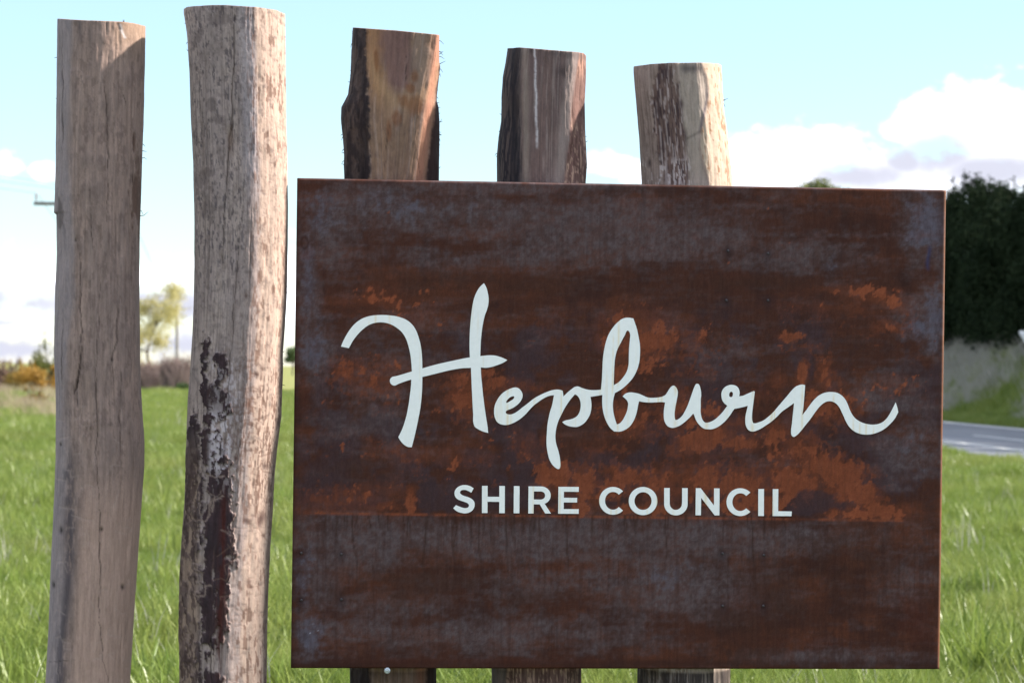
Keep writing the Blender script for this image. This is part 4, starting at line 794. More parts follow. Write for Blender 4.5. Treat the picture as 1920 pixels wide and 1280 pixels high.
def paint4(PX, PY, X_, isf, ang):
    Cl, d, f1, f2, f3, f4 = common(PX, PY, ang, 500, (128, 100, 92), (118, 94, 90), (108, 86, 82))
    nx_ = (fbm(PX / 8, PY / 30, 510, 3) - .5) * 14
    lb = sstep(975 - PX + nx_ * .5, -2, 4) * isf
    bc = mixc(np.broadcast_to(srgb((98, 84, 80)), Cl.shape), sstep(fbm(ang * 18, PY / 40, 520, 4), .45, .56), srgb((52, 46, 54)))
    bc = mixc(bc, np.exp(-((PX - 962 + nx_ * .6) / 9) ** 2) * .8, srgb((40, 38, 46)))
    Cl = Cl * (1 - lb[..., None]) + bc * (.8 + .4 * f2)[..., None] * lb[..., None]
    Cl = mixc(Cl, np.exp(-((PX - 981 + nx_ * .3) / 6) ** 2) * .7 * isf, srgb((152, 136, 120)))
    dx = 1068 - (PY - 100) * .115
    Cl = mixc(Cl, np.exp(-((PX - dx + nx_ * .2) / 10) ** 2) * .75 * isf, srgb((164, 146, 136)))
    rt = sstep(PX - dx - 10 + nx_ * .3, 0, 4) * isf
    Cl = mixc(Cl, rt * .8, srgb((134, 92, 78)))
    Cl = mixc(Cl, rt * sstep(PY, 165, 120) * sstep(f2, .3, .6) * .8, srgb((190, 136, 104)))  # sunlit top right painted as brighter orange
    fk = rt * sstep(fbm(ang * 26, PY / 16, 530, 3, .6), .54, .62) * sstep(PY, 220, 260); Cl = mixc(Cl, fk * .85, srgb((206, 164, 132)))
    fk = rt * sstep(fbm(ang * 20, PY / 34, 540, 3, .6), .55, .63); Cl = mixc(Cl, fk * .7, srgb((92, 58, 48)))
    sp_ = np.exp(-(np.hypot(PX - 1050, PY - 135) / 14) ** 2) * isf; Cl = mixc(Cl, sp_ * .7, srgb((60, 50, 52)))
    Cl = mixc(Cl, np.exp(-((PY - 98) / 8) ** 2) * sstep(PX, 1000, 1040) * .5 * isf, srgb((84, 74, 74)))
    Cl = mixc(Cl, np.exp(-((PX - 992) / 4) ** 2) * sstep(PY, 110, 90) * isf * .6, srgb((54, 46, 48)))
    wv_ = 997.5 + (PY - 90) * .022 + (fbm(PY / 14, PX * 0, 550, 3) - .5) * 3
    m = np.exp(-((PX - wv_) / np.where(PY > 195, 2.0, 1.7)) ** 2) * sstep(PY, 288, 280) * isf * (.55 + .45 * sstep(fbm(PY / 5, PX * 0, 560, 2), .3, .5)); Cl = mixc(Cl, m * .95, srgb((214, 208, 210)))
    Cl = mixc(Cl, sstep(PY, 1245, 1252) * .45, srgb((52, 40, 36)))  # panel's shade painted over the wood under the sign
    return Cl, d
L4 = [(951,94),(947,120),(942,146),(940,185),(939,229),(934,258),(931,289),(931,336),(928,600),(925,900),(922,1200),(921,1258),(921,1290)]
R4 = [(1099,103),(1098,151),(1096,190),(1097,242),(1100.5,307),(1098,341),(1096,600),(1094,900),(1091,1200),(1090,1258),(1090,1290)]
p4 = [(-1, -.05), (-.86, .42), (-.52, .74), (-.1, .82), (.30, .85), (.62, .82), (1, .1), (.85, -.6), (0, -.92), (-.8, -.6)]
post('brown hewn post with a white dropping streak, middle of the three above the sign', L4, R4, [(948, 95), (952, 93), (970, 91), (995, 92.5), (1080, 97.5), (1092, 99), (1100, 104)], p4, p4, ST + .095, paint4,
     [(91, 350, 1.8), (356, 1230, 40), (1236, 1300, 3), (1310, 1990, 45)], 110, seed=4, desat=.30, fibres=[(934, 270, -.005, .004, 4, 30), (1099, 280, .005, .004, 4, 30)])

def paint5(PX, PY, X_, isf, ang):
    Cl, d, f1, f2, f3, f4 = common(PX, PY, ang, 600, (164, 146, 134), (154, 136, 126), (142, 124, 114))
    nx_ = (fbm(PX / 10, PY / 22, 610, 4) - .5) * 22
    edge = 1303 + 10 * np.sin((PY - 120) / 34) + (PY - 120) * .035
    br = sstep(np.maximum.reduce([E2(PX + nx_, PY, 1235, 170, 18, 70), E2(PX + nx_, PY, 1250, 260, 28, 110), E2(PX + nx_, PY, 1262, 310, 26, 60), E2(PX + nx_, PY, 1262, 200, 22, 50), E2(PX + nx_, PY, 1225, 210, 10, 60)]), .0, .2) * isf
    Cl = mixc(Cl, br * .8, srgb((104, 80, 72)))
    st_ = br * sstep(fbm(ang * 40, PY / 30, 620, 3, .6), .5, .62); Cl = mixc(Cl, st_ * .8, srgb((64, 50, 56)))
    st2 = br * sstep(fbm(ang * 34, PY / 36, 630, 3, .6), .54, .64); Cl = mixc(Cl, st2 * .8, srgb((178, 164, 160)))
    pl_ = sstep(PX - (1258 + np.clip(PY - 120, 0, 200) * .10) + nx_ * .4, -4, 6) * sstep(edge - PX, -2, 4) * isf; Cl = mixc(Cl, pl_ * .85, srgb((172, 160, 146)))
    tp_ = np.exp(-((PY - 128) / 9) ** 2) * sstep(PX, 1255, 1275) * sstep(edge - PX, 0, 6) * isf; Cl = mixc(Cl, tp_ * .7, srgb((76, 70, 74)))
    ck = np.exp(-(polydist(PX, PY + (f3 - .5) * 4, [(1275, 268), (1290, 260), (1306, 250)]) / 3) ** 2) * isf; Cl = mixc(Cl, ck * .6, srgb((112, 100, 92)))
    yl = sstep(PX - edge, -1, 5) * isf; Cl = mixc(Cl, yl * .85, srgb((205, 186, 160)))  # sunlit cream side: the sun's brightening is part of this colour
    fk = yl * sstep(fbm(ang * 30, PY / 18, 640, 3, .6), .62, .68); Cl = mixc(Cl, fk * .75, srgb((150, 104, 62)))
    for (x, y, ry) in ((1338, 205, 16), (1318, 243, 10), (1355, 240, 8), (1356, 305, 10), (1358, 325, 14), (1317, 200, 8), (1355, 275, 8)):
        m = np.exp(-(((PX - x) / 2.4) ** 2 + ((PY - y) / ry) ** 2)) * isf; Cl = mixc(Cl, m * .75, srgb((150, 96, 50)))
    ek = np.exp(-((PX - edge + 2 + nx_ * .15) / 2) ** 2) * sstep(PY, 160, 180) * sstep(PY, 260, 240) * isf; Cl = mixc(Cl, ek * .6, srgb((84, 76, 92)))
    for (x, y, r_) in ((1225, 212, 4), (1224, 190, 4), (1236, 138, 7), (1266, 200, 4), (1213, 310, 3)):
        m = np.exp(-(np.hypot(PX - x, (PY - y) * .4) / r_) ** 2) * isf; Cl = mixc(Cl, m * .8, srgb((70, 54, 56)))
    fl = sstep(fbm(ang * 22, PY / 14, 650, 3), .56, .63) * sstep(PY, 290, 320) * sstep(X_, .1, -.1) * isf; Cl = mixc(Cl, fl * .7, srgb((206, 196, 192)))
    Cl = mixc(Cl, sstep(PY, 1245, 1252) * (.5 + .4 * sstep(f2, .3, .5)), srgb((40, 34, 38)))  # dark coat for the shade under the panel, painted on
    d -= br * 1.0; d -= pl_ * 2
    return Cl, d
L5 = [(1188,128),(1190,164),(1194,206),(1198,255),(1201,307),(1203,344),(1200,600),(1198,900),(1196,1200),(1195,1258),(1195,1290)]
R5 = [(1352,122),(1354,164),(1357,206),(1362,242),(1367,281),(1371,320),(1373,345),(1372,600),(1370,900),(1369,1200),(1368,1258),(1368,1290)]
p5 = [(-1, .0), (-.76, .52), (-.34, .84), (0, .92), (.36, .94), (.82, .55), (1, .0), (.7, -.7), (0, -.95), (-.75, -.65)]
post('pale peeled post with a sunlit cream side, rightmost above the sign', L5, R5, [(1186, 128), (1188, 127), (1212, 122), (1240, 119), (1300, 117), (1340, 118), (1353, 122)], p5, p5, ST + .10, paint5,
     [(117, 355, 1.8), (360, 1230, 40), (1236, 1300, 3), (1310, 1990, 45)], 110, seed=5, fibres=[(1357, 188, .012, .004, 4, 3), (1372, 330, .003, .003, 3, 10)])

# ------------------------------------------------------------------ grass (stuff)
grass_m = leafmat('grass_blade',  (.100, .172, .024), (.275, .315, .085), .34, .34, True)
tus_m = leafmat('tussock_blade', (.26, .21, .14), (.44, .36, .26), .3, .7, True)
dry_m = leafmat('dry_grass_blade', (.27, .275, .235), (.50, .47, .43), .3, .7)
def tuft(seed, nb, h, wd, spread, lean, nseg=3):
    r_ = np.random.RandomState(seed); V, Q, T = [], [], []
    for k in range(nb):
        a = r_.uniform(0, 2 * math.pi); rr = spread * math.sqrt(r_.rand()); x0, y0 = rr * math.cos(a), rr * math.sin(a)
        hh = h * r_.uniform(.45, 1.15); b_ = r_.uniform(0, 2 * math.pi); le = lean * hh * r_.uniform(.3, 1.5); w0 = wd * r_.uniform(.7, 1.3)
        f_ = r_.uniform(0, 2 * math.pi); sx, sy = math.cos(f_), math.sin(f_); i0 = len(V)
        for s in range(nseg):
            t = s / nseg; ww = w0 * (1 - .75 * t ** 1.5)
            x, y, z = x0 + math.cos(b_) * le * t * t, y0 + math.sin(b_) * le * t * t, hh * (t - .18 * t * t * min(1, le / hh)) - .02
            V += [(x - sx * ww, y - sy * ww, z), (x + sx * ww, y + sy * ww, z)]
            if s: Q.append((i0 + 2 * s - 2, i0 + 2 * s - 1, i0 + 2 * s + 1, i0 + 2 * s))
        V.append((x0 + math.cos(b_) * le, y0 + math.sin(b_) * le, hh * (1 - .18 * min(1, le / hh)) - .02)); T.append((i0 + 2 * nseg - 2, i0 + 2 * nseg - 1, len(V) - 1))
    return np.array(V), np.array(Q), np.array(T)
def scatter(name, label, protos, pts, scl, seed):
    """one object: a cloud of points, each carrying a tuft (geometry nodes)"""
    me = bpy.data.meshes.new(name); me.vertices.add(len(pts)); me.vertices.foreach_set('co', np.asarray(pts, np.float32).ravel())
    r_ = np.random.RandomState(seed)
    for nm, typ, arr in (('scl', 'FLOAT', scl), ('rot', 'FLOAT', r_.uniform(0, 6.283, len(pts))), ('pick', 'INT', r_.randint(0, len(protos), len(pts)))):
        a = me.attributes.new(nm, typ, 'POINT'); a.data.foreach_set('value', np.asarray(arr, np.int32 if typ == 'INT' else np.float32))
    o = bpy.data.objects.new(name, me); COL.objects.link(o)
    g = bpy.data.node_groups.new(name, 'GeometryNodeTree')
    g.interface.new_socket('Geometry', in_out='INPUT', socket_type='NodeSocketGeometry'); g.interface.new_socket('Geometry', in_out='OUTPUT', socket_type='NodeSocketGeometry')
    gi, go = g.nodes.new('NodeGroupInput'), g.nodes.new('NodeGroupOutput')
    ip = g.nodes.new('GeometryNodeInstanceOnPoints'); j = g.nodes.new('GeometryNodeGeometryToInstance')
    for p in reversed(protos):
        q = g.nodes.new('GeometryNodeObjectInfo'); q.inputs['Object'].default_value = p; g.links.new(q.outputs['Geometry'], j.inputs[0])
    def attr(nm, typ):
        q = g.nodes.new('GeometryNodeInputNamedAttribute'); q.data_type = typ; q.inputs[0].default_value = nm; return q.outputs[0]
    cx = g.nodes.new('ShaderNodeCombineXYZ'); g.links.new(attr('rot', 'FLOAT'), cx.inputs[2])
    g.links.new(gi.outputs[0], ip.inputs['Points']); g.links.new(j.outputs[0], ip.inputs['Instance']); ip.inputs['Pick Instance'].default_value = True
    g.links.new(attr('pick', 'INT'), ip.inputs['Instance Index']); g.links.new(cx.outputs[0], ip.inputs['Rotation']); g.links.new(attr('scl', 'FLOAT'), ip.inputs['Scale'])
    g.links.new(ip.outputs[0], go.inputs[0])
    md = o.modifiers.new('tufts', 'NODES'); md.node_group = g
    return tag(o, label, None, None, 'stuff')
def protos(nm, m, specs): return [mk(nm, *tuft(*s), mat=m, link=False, smooth=False) for s in specs]
gp = protos('grass_tuft', grass_m, [(k, 44, .14 + .02 * (k % 4), .0042, .17, .5 + .12 * (k % 3)) for k in range(8)])
gl = protos('tall_grass_tuft', grass_m, [(20 + k, 26, .24 + .03 * k, .0062, .11, .42) for k in range(4)])
gt = protos('tussock_tuft', tus_m, [(40 + k, 40, .30 + .07 * k, .0060, .20, .55) for k in range(4)])
gd = protos('dry_grass_tuft', dry_m, [(30 + k, 40, .30 + .06 * k, .0060, .20, .55) for k in range(4)])
def field(n_, y0, y1, margin, seed, p=1.0):
    r_ = np.random.RandomState(seed); y = y0 + (y1 - y0) * r_.rand(n_) ** p
    x = (r_.rand(n_) * 2 - 1) * (.262 * y + margin); return x, y
def keep_off_road(x, y, lim=RW + .25): return road_s(x, y) < -lim
px_, py_ = [], []
for (n_, a, b_, s_) in ((2500, 2.5, 9, 1), (17000, 9, 20, 2), (24000, 20, 45, 3), (26000, 45, 116, 4)):
    x, y = field(n_, a, b_, 1.2 if a > 5 else .6, s_); k = keep_off_road(x, y) & ~((x / y < -.214) & (y > 60)); px_.append(x[k]); py_.append(y[k])
x, y = np.concatenate(px_), np.concatenate(py_)
cl = fbm(x * .8 + 50, y * .8 + 50, 700, 4)
scl = (.55 + 1.0 * cl) * np.interp(y, [8, 20, 45, 116], [1.0, 1.0, 1.35, 2.0]) * np.interp(cl, [.3, .7], [.75, 1.25])
scatter('meadow_grass', 'lush green meadow grass around and behind the posts', gp, np.stack([x, y, ground_z(x, y)], 1), scl, 1)
x, y = field(3400, 9, 30, 1.0, 9); k = keep_off_road(x, y) & (fbm(x * .7 + 20, y * .7 + 20, 710, 4) > .50); x, y = x[k], y[k]
cx_ = RNG.normal(0, .14, 9); x = np.concatenate([x, 2.44 + cx_, [2.2, 2.62]]); y = np.concatenate([y, 10.35 + RNG.normal(0, .12, 9), [11.6, 11.9]])
scatter('tall_grass', 'taller clumps of green grass standing in the meadow', gl, np.stack([x, y, ground_z(x, y)], 1), np.concatenate([RNG.uniform(.6, 1.25, len(x) - 11), RNG.uniform(1.2, 1.7, 11)]), 2)
x, y = field(700, 9, 60, 1.0, 10); k = keep_off_road(x, y); x, y = x[k], y[k]
gs = protos('dead_stalk_tuft', dry_m, [(60 + k, 7, .26 + .05 * k, .0030, .14, .30) for k in range(3)])
scatter('dead_stalks', 'thin straw coloured stalks among the meadow grass', gs, np.stack([x, y, ground_z(x, y)], 1), RNG.uniform(.7, 1.3, len(x)), 6)
# bank beyond the road: green below, pale seed heads above
r_ = np.random.RandomState(15); y = r_.uniform(40, 130, 16000); s_ = r_.uniform(RW + .25, RW + 7, 16000)
x = road_x(y) + s_; grn_ = r_.rand(16000) < np.clip(.26 + 2.0 * (fbm(x * .45 + 9, y * .2 + 3, 722, 3) - .5) + sstep(s_, RW + 3.0, RW + 1.2), .06, 1)
bz = ground_z(x, y)
scatter('bank_grass', 'green grass on the low part of the road bank', gp, np.stack([x, y, bz], 1)[grn_], r_.uniform(1.2, 2.4, grn_.sum()), 3)
scatter('pale_bank_grass', 'pale dry grass covering the upper road bank', gd, np.stack([x, y, bz], 1)[~grn_][:8500], r_.uniform(.8, 1.7, min(8500, (~grn_).sum())), 4)
x = r_.uniform(-36, -11, 5200); y = r_.uniform(57, 128, 5200); k = (x / y < -.212) & (fbm(x * .4 + 5, y * .2 + 5, 730, 3) > .47); x, y = x[k], y[k]
scatter('dry_tussocks', 'pale dry tussock grass at the left field edge', gt, np.stack([x, y, ground_z(x, y)], 1), r_.uniform(.5, 1.5, len(x)), 5)
x = r_.uniform(-36, -11, 5000); y = r_.uniform(57, 128, 5000); k = (x / y < -.212) & (fbm(x * .4 + 5, y * .2 + 5, 730, 3) < .52); x, y = x[k], y[k]
scatter('field_edge_grass', 'green grass patches between the pale tussocks', gp, np.stack([x, y, ground_z(x, y)], 1), r_.uniform(1.2, 2.4, len(x)), 7)

# ------------------------------------------------------------------ trees and bushes
def leafcloud(centres, radii, n_, size, seed, shell=.35, flat=1.0, up=.3, aspect=.5):
    r_ = np.random.RandomState(seed); centres, radii = np.array(centres, float), np.array(radii, float)
    if radii.ndim == 1: radii = np.stack([radii] * 3, 1)
    wgt = radii.prod(1) ** .75; idx = r_.choice(len(centres), n_, p=wgt / wgt.sum())
    d = r_.normal(size=(n_, 3)); d /= np.linalg.norm(d, axis=1)[:, None]
    rr = shell + (1 - shell) * r_.rand(n_) ** .6; rr = rr * (1 + r_.normal(0, .10, n_))
    P_ = centres[idx] + d * rr[:, None] * radii[idx]
    nrm = d * .7 + r_.normal(size=(n_, 3)) * .8 + np.array([0, 0, up]); nrm /= np.linalg.norm(nrm, axis=1)[:, None]
    a = np.cross(nrm, r_.normal(size=(n_, 3))); a /= np.linalg.norm(a, axis=1)[:, None]; b_ = np.cross(nrm, a)
    s = (size * r_.uniform(.55, 1.35, n_))[:, None]
    V = np.stack([P_ - a * s, P_ + b_ * s * aspect, P_ + a * s, P_ - b_ * s * aspect], 1).reshape(-1, 3)
    return V, np.arange(n_ * 4).reshape(-1, 4), np.zeros((0, 3), int)
bark_m = plain('tree_bark', (.10, .08, .065), .9, scale=5)
def plant(name, label, cat, loc, crown, trunk, cm, tm=bark_m, group=None, crown_name='crown'):
    e = empty(name, tuple(loc), label, cat, group)
    if trunk is not None: mk('trunk', *trunk, mat=tm, parent=e)
    mk(crown_name, *crown, mat=cm, parent=e, smooth=False)
    return e
def copy_thing(src, loc, rz, sc_, label):
    o = src.copy(); COL.objects.link(o); o.location = loc; o.rotation_euler = (0, 0, rz); o.scale = (sc_,) * 3 if np.isscalar(sc_) else sc_; o['label'] = label
    for ch in src.children:
        c_ = ch.copy(); COL.objects.link(c_); c_.parent = o
    return o
# dark windbreak conifers right of the road
con_m = leafmat('conifer_spray', (.008, .016, .009), (.032, .046, .022), .12, .7)
def conifer(seed, h, r0):
    r_ = np.random.RandomState(seed); cs, rs = [], []
    for k in range(52):
        t = (k + .5) / 52; z = .1 + h * t * .97; rad = r0 * (1.0 if t < .6 else (1 - ((t - .6) / .4) ** 2 * .72)) * r_.uniform(.8, 1.1)
        a = r_.uniform(0, 6.28); cs.append((math.cos(a) * rad * .52, math.sin(a) * rad * .52, z)); q = rad * r_.uniform(.45, .7); rs.append((q, q, q * r_.uniform(.8, 1.4)))
    for k in range(16):
        a = r_.uniform(0, 6.28); rr = r0 * r_.uniform(0, .7); cs.append((math.cos(a) * rr, math.sin(a) * rr, h * r_.uniform(.88, 1.02) - rr * .3)); rs.append((.16, .16, .4))
    v = leafcloud(cs, rs, 38000, .085, seed, .25, aspect=.4)
    tr = tube([(0, 0, -.3), (0, 0, h * .5), (.1, 0, h * .9)], [.2, .13, .04], 8)
    return v, tr
cproto = []
def hedge_pos(Y_, s_off): return np.array([road_x(Y_) + RW + s_off, Y_])
LAB = {87.4: 'slim dark conifer with a ragged top nearest the sign edge', 84.6: 'dark conifer with the highest domed top right of the sign', 82.0: 'dark conifer with a lower shoulder right of the highest dome', 79.3: 'dark conifer behind the triangular road sign at the right edge'}
HGT = [6.55, 6.9, 6.45, 6.1]
ys = [87.4, 84.6, 82.0, 79.3] + [87.4 + 2.7 * k for k in range(1, 13)] + [79.3 - 2.7 * k for k in range(1, 15)]
for i, yy in enumerate(ys):
    so_ = 5.6 + RNG.uniform(-.25, .25); xx = road_x(yy) + RW + so_; z0 = float(ground_z(xx, yy)) - .1
    lab = LAB.get(yy, 'dark evergreen conifer in the windbreak row along the road')
    if i < 4:
        v, tr = conifer(900 + i, HGT[i], [1.45, 1.6, 1.6, 1.65][i]); cproto.append(plant('conifer_tree', lab, 'tree', (xx, yy, z0), v, tr, con_m, group='dark conifer windbreak beyond the road'))
    else: copy_thing(cproto[(i * 3) % 4], (xx, yy, z0), RNG.uniform(0, 6), RNG.uniform(.93, 1.03), lab)

def branchy(seed, h, spread, levels=3, r0=.12, lean=.0):
    r_ = np.random.RandomState(seed); parts, tips = [], []
    def grow(p, d, l, rad, lv):
        q = p + d * l * .5 + r_.normal(0, .05 * l, 3); e = p + d * l + r_.normal(0, .08 * l, 3)
        parts.append(tube([p, q, e], [rad, rad * .8, rad * .6], 6 if lv else 7, False))
        if lv == levels: tips.append(e); return
        for k in range(r_.randint(3, 5)):
            nd = d + r_.normal(0, spread, 3); nd[2] += .12; nd /= np.linalg.norm(nd); grow(q + (e - q) * r_.uniform(.2, 1), nd, l * r_.uniform(.55, .8), rad * .55, lv + 1)
    grow(np.array([0, 0, -.1]), np.array([lean, 0, 1.0]), h * .36, r0, 0)
    return join(parts), np.array(tips)
def G(px, Y_): p = at(px, 690, Y_); return np.array([p[0], Y_, float(ground_z(p[0], Y_)) - .03])
# sparse yellow-green gum between the two left posts
trk, tips = branchy(41, 8.6, .66, 3, .14)
r_ = np.random.RandomState(5)
yl_m = leafmat('yellow_gum_leaf', (.40, .37, .15), (.54, .48, .24), .45)
plant('gum_tree', 'sparse yellow leaved tree between the two tall posts', 'tree', G(280, 150), leafcloud(tips, np.stack([r_.uniform(.4, 1.25, len(tips))] * 3, 1), 11000, .085, 43, .0), trk, yl_m)
# bare mauve thicket at the field edge
def thicket(seed, w_, h, n_):
    r_ = np.random.RandomState(seed); parts = []
    for k in range(n_):
        x, y = r_.uniform(-w_ / 2, w_ / 2), r_.normal(0, .5); hh = h * r_.uniform(.6, 1.0) * (1 - .25 * (2 * x / w_) ** 2)
        p = np.array([x, y, -.05]); q = p + np.array([r_.normal(0, .18), r_.normal(0, .15), hh * .55]); e = q + np.array([r_.normal(0, .3), r_.normal(0, .2), hh * .45])
        parts.append(tube([p, q, e], [.018, .013, .006], 3, False))
    return join(parts)
mauve_m = leafmat('bare_twig', (.20, .145, .135), (.30, .215, .19), .2, .85)
twig_m = plain('twig_bark', (.24, .175, .165), .9)
def thk(label, px, Y_, w_, h, seed, lf):
    v = leafcloud([(x, 0, h * .46) for x in np.linspace(-w_ / 2, w_ / 2, 7)], [(w_ / 7, .6, h * .5)] * 7, lf, .085, seed, .15, aspect=.3)
    return plant('thicket_bush', label, 'bush', G(px, Y_), v, thicket(seed, w_, h, 420), mauve_m, twig_m, 'bare thickets along the field edge')
thk('grey mauve bare thicket at the foot of the yellow tree', 282, 121, 1.9, 1.9, 51, 6500)
thk('taller reddish bare thicket below the utility pole', 334, 119, 1.7, 2.25, 52, 6500)
# gorse at the far left
gorse_m = leafmat('gorse_orange', (.30, .17, .035), (.44, .26, .05), .3); gorse_g = leafmat('gorse_green', (.10, .12, .03), (.22, .22, .05), .3); gorse_d = leafmat('heath_brown', (.12, .075, .06), (.20, .13, .09), .25)
def bush(name, label, px, Y_, w_, h, m, seed, n_=2600, grp=None, size=.07):
    w_, h = w_ * 1.15, h * 1.18
    r_ = np.random.RandomState(seed); cs = [(r_.uniform(-.4, .4) * w_, r_.uniform(-.3, .3) * w_, h * r_.uniform(.25, .7)) for k in range(9)]
    rs = [(w_ * r_.uniform(.14, .28), w_ * .22, h * r_.uniform(.18, .34)) for k in range(9)]
    spk = [(r_.uniform(-.42, .42) * w_, 0, h * r_.uniform(.75, 1.0)) for k in range(7)]; cs += spk; rs += [(w_ * .04, w_ * .05, h * .16)] * 7
    st_ = join([tube([(0, 0, -.05), (c_[0] * .5, c_[1] * .5, c_[2] * .6), c_], [.025, .016, .006], 4, False) for c_ in cs])
    return plant(name, label, 'bush', G(px, Y_), leafcloud(cs, rs, n_, size, seed, .15), st_, m, bark_m, grp)
gg = 'gorse bushes at the far left field edge'
bush('gorse_bush', 'tall green gorse bush touching the left edge of the first post', 96, 112, 1.7, 2.5, gorse_g, 61, 3800, gg)
bush('gorse_bush', 'bright orange gorse bush left of the first post', 76, 106, 2.1, 1.25, gorse_m, 62, 3600, gg)
bush('gorse_bush', 'olive and orange gorse bush in the middle of the left row', 36, 108, 1.5, 1.35, leafmat('gorse_mix', (.20, .15, .035), (.34, .22, .05), .3), 63, 2800, gg)
bush('gorse_bush', 'brown heath bush at the left picture edge', 4, 110, 2.0, 1.5, gorse_d, 64, 3200, gg)
bush('gorse_bush', 'dull mauve heath bush behind the gap in the gorse row', 22, 116, 2.6, 1.5, gorse_d, 67, 3200, gg)
bush('gorse_bush', 'low orange tipped bush standing alone in the dry grass', 68, 74, .85, .58, leafmat('gorse_low', (.16, .12, .03), (.34, .19, .045), .3), 65, 1800, gg, .05)
bush('gorse_bush', 'small dark green bush peeking out left of the second post', 351, 117, .9, .55, leafmat('dark_bush', (.04, .07, .025), (.07, .11, .04), .2), 66, 1200, gg)
# far trees: right of post two, over the sign, small bare one by the windbreak
def far_tree(label, px, Y_, w_, h, m, seed, n_=3500, size=.25, dome=False):
    trk_, tips_ = branchy(seed, h, .6, 2, .03 * h); z = tips_; r_ = np.random.RandomState(seed)
    cs = [(r_.normal(0, .24) * w_, r_.normal(0, .24) * w_, h * r_.uniform(.45, .9)) for k in range(14)]
    if dome: cs = [(w_ * .5 * math.cos(k * 2.4) * math.sqrt(k / 14), w_ * .5 * math.sin(k * 2.4) * math.sqrt(k / 14), h * (.93 - .12 * k / 14 + r_.uniform(-.02, .02))) for k in range(14)]; r_h = .07
    else: r_h = .13
    return plant('distant_tree', label, 'tree', G(px, Y_), leafcloud(cs, [(w_ * .2, w_ * .2, h * r_h)] * 14, n_, size, seed, .2), trk_, m)
far_tree('small dark green tree between the second post and the sign', 549, 330, 3.2, 4.6, leafmat('far_green', (.06, .10, .04), (.11, .15, .05), .3), 71, 2600, .2)
far_tree('olive treetop peeping over the top edge of the sign', 1538, 130, 4.4, 10.85, leafmat('olive_leaf', (.10, .12, .04), (.17, .18, .06), .3), 72, 7000, .14, True)
trk, tips = branchy(73, 7.9, .5, 4, .10)
pl_m = leafmat('pale_bud', (.22, .20, .16), (.32, .29, .22), .3)
p = hedge_pos(90.5, 4.3); plant('bare_tree', 'thin pale leafless tree beside the ragged conifer top', 'tree', (p[0], p[1], float(ground_z(*p))), leafcloud(tips, np.full(len(tips), .28), 1600, .05, 74, .1), trk, pl_m, plain('pale_bark', (.13, .11, .095), .9))

# ------------------------------------------------------------------ utility poles and wires
pole_m = plain('pole_timber', (.21, .195, .19), .85, scale=4); ins_m = plain('insulator_grey', (.30, .30, .33), .4); wire_m = plain('wire_grey', (.12, .12, .13), .5)
def upole(label, loc, h, arm, rz, drop):
    e = empty('utility_pole', tuple(loc), label, 'utility pole', 'utility poles across the field'); e.rotation_euler = (0, 0, rz)
    mk('pole', *tube([(0, 0, -.3), (0, 0, h * .5), (0, 0, h)], [.19, .17, .15], 12), mat=pole_m, parent=e)
    mk('crossarm', *box(0, -.15, h - drop, 2 * arm, .10, .11), mat=pole_m, parent=e, smooth=False)
    ends = []
    for x in (-arm + .07, 0 if arm < .1 else arm * .42, arm - .07):
        v = lathe([(.001, .30), (.03, .29), (.045, .24), (.03, .19), (.05, .15), (.03, .10), (.02, 0)], 8)
        o = mk('insulator', *v, mat=ins_m, parent=e); o.location = (x, -.15, h - drop + .05); ends.append((x, -.15, h - drop + .33))
    M = Matrix.Translation(Vector(loc)) @ Matrix.Rotation(rz, 4, 'Z')
    return [np.array(M @ Vector(q)) for q in ends]
pa = at(151, 383, 66.0); A_ = upole('near utility pole whose crossarm sticks out left of the first post', (pa[0], 66.0, 0), pa[2] + .15, 1.45, R(-2), .15)
pb = at(333, 577, 215.0); B_ = upole('distant utility pole rising beside the yellow tree', (pb[0], 215.0, 0), at(333, 570, 215.0)[2], 1.45, R(3), .45)
c0 = pa + np.array([-14.0, -44.0, 1.6])
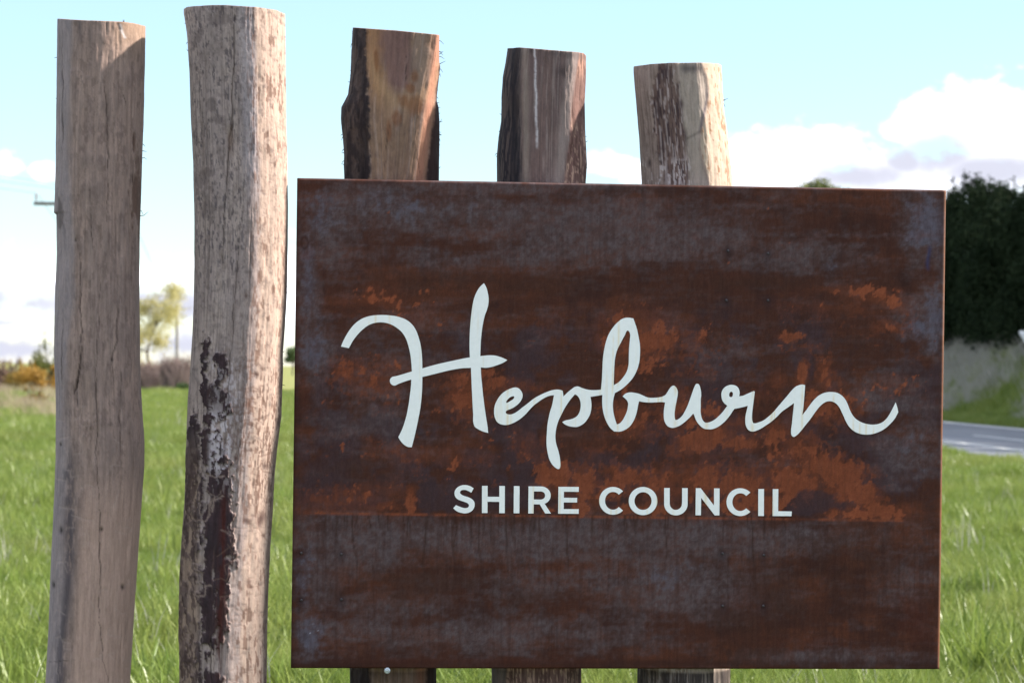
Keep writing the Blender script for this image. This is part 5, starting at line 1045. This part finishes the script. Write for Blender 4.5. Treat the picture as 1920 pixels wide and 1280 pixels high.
for i, (a, b_) in enumerate([(A_[0], c0 + np.array([-1.4, 0, 0])), (A_[1], c0 + np.array([.5, 0, -.4])), (A_[2], c0 + np.array([1.4, 0, 0])), (A_[0], B_[0]), (A_[1], B_[1]), (A_[2], B_[2])]):
    t = np.linspace(0, 1, 40)[:, None]; pts = a + (b_ - a) * t; pts[:, 2] -= 4 * (t * (1 - t))[:, 0] * (.5 if i < 3 else 1.6)
    nm = ['outer wire', 'middle wire', 'inner wire'][i % 3]
    o = mk('power_line', *tube(pts, .009, 5, False), mat=wire_m)
    tag(o, (nm + ' rising left from the near pole crossarm') if i < 3 else (nm + ' sagging from the near pole to the distant pole'), 'wire', 'overhead power lines')

# ------------------------------------------------------------------ triangular road sign at the right edge
tp = at(1908, 622, 60.0); sd = .78
e = empty('road_sign', (tp[0] + sd / 2, 60.0, float(ground_z(tp[0] + sd / 2, 60.0)) - .05), 'pale triangular road sign half out of frame before the dark conifers', 'road sign')
lz = tp[2] - e.location[2] + .03
cs = [(-sd / 2, lz), (sd / 2, lz), (0, lz - sd * .866)]; outl = []
for i in range(3):
    p0, p1, p2 = (np.array(cs[(i + k) % 3]) for k in (-1, 0, 1)); a, b_ = (p0 - p1) / sd, (p2 - p1) / sd
    for t in np.linspace(0, 1, 6): outl.append(p1 + ((1 - t) ** 2 * a + t ** 2 * b_) * .09)
k = len(outl); V = [(x, -.03, z) for x, z in outl] + [(x, -.026, z) for x, z in outl] + [(0, -.03, lz - sd * .29), (0, -.026, lz - sd * .29)]
T = [(i, (i + 1) % k, 2 * k) for i in range(k)] + [(k + (i + 1) % k, k + i, 2 * k + 1) for i in range(k)]
mk('sign_plate', V, [(i, k + i, k + (i + 1) % k, (i + 1) % k) for i in range(k)], T, mat=plain('sign_aluminium', (.72, .72, .74), .5, .0, .08), parent=e, smooth=False)
mk('sign_post', *tube([(0, 0, 0), (0, 0, lz * .5), (0, 0, lz)], [.025] * 3, 10), mat=plain('galvanised', (.45, .46, .47), .5, .5, .1), parent=e)
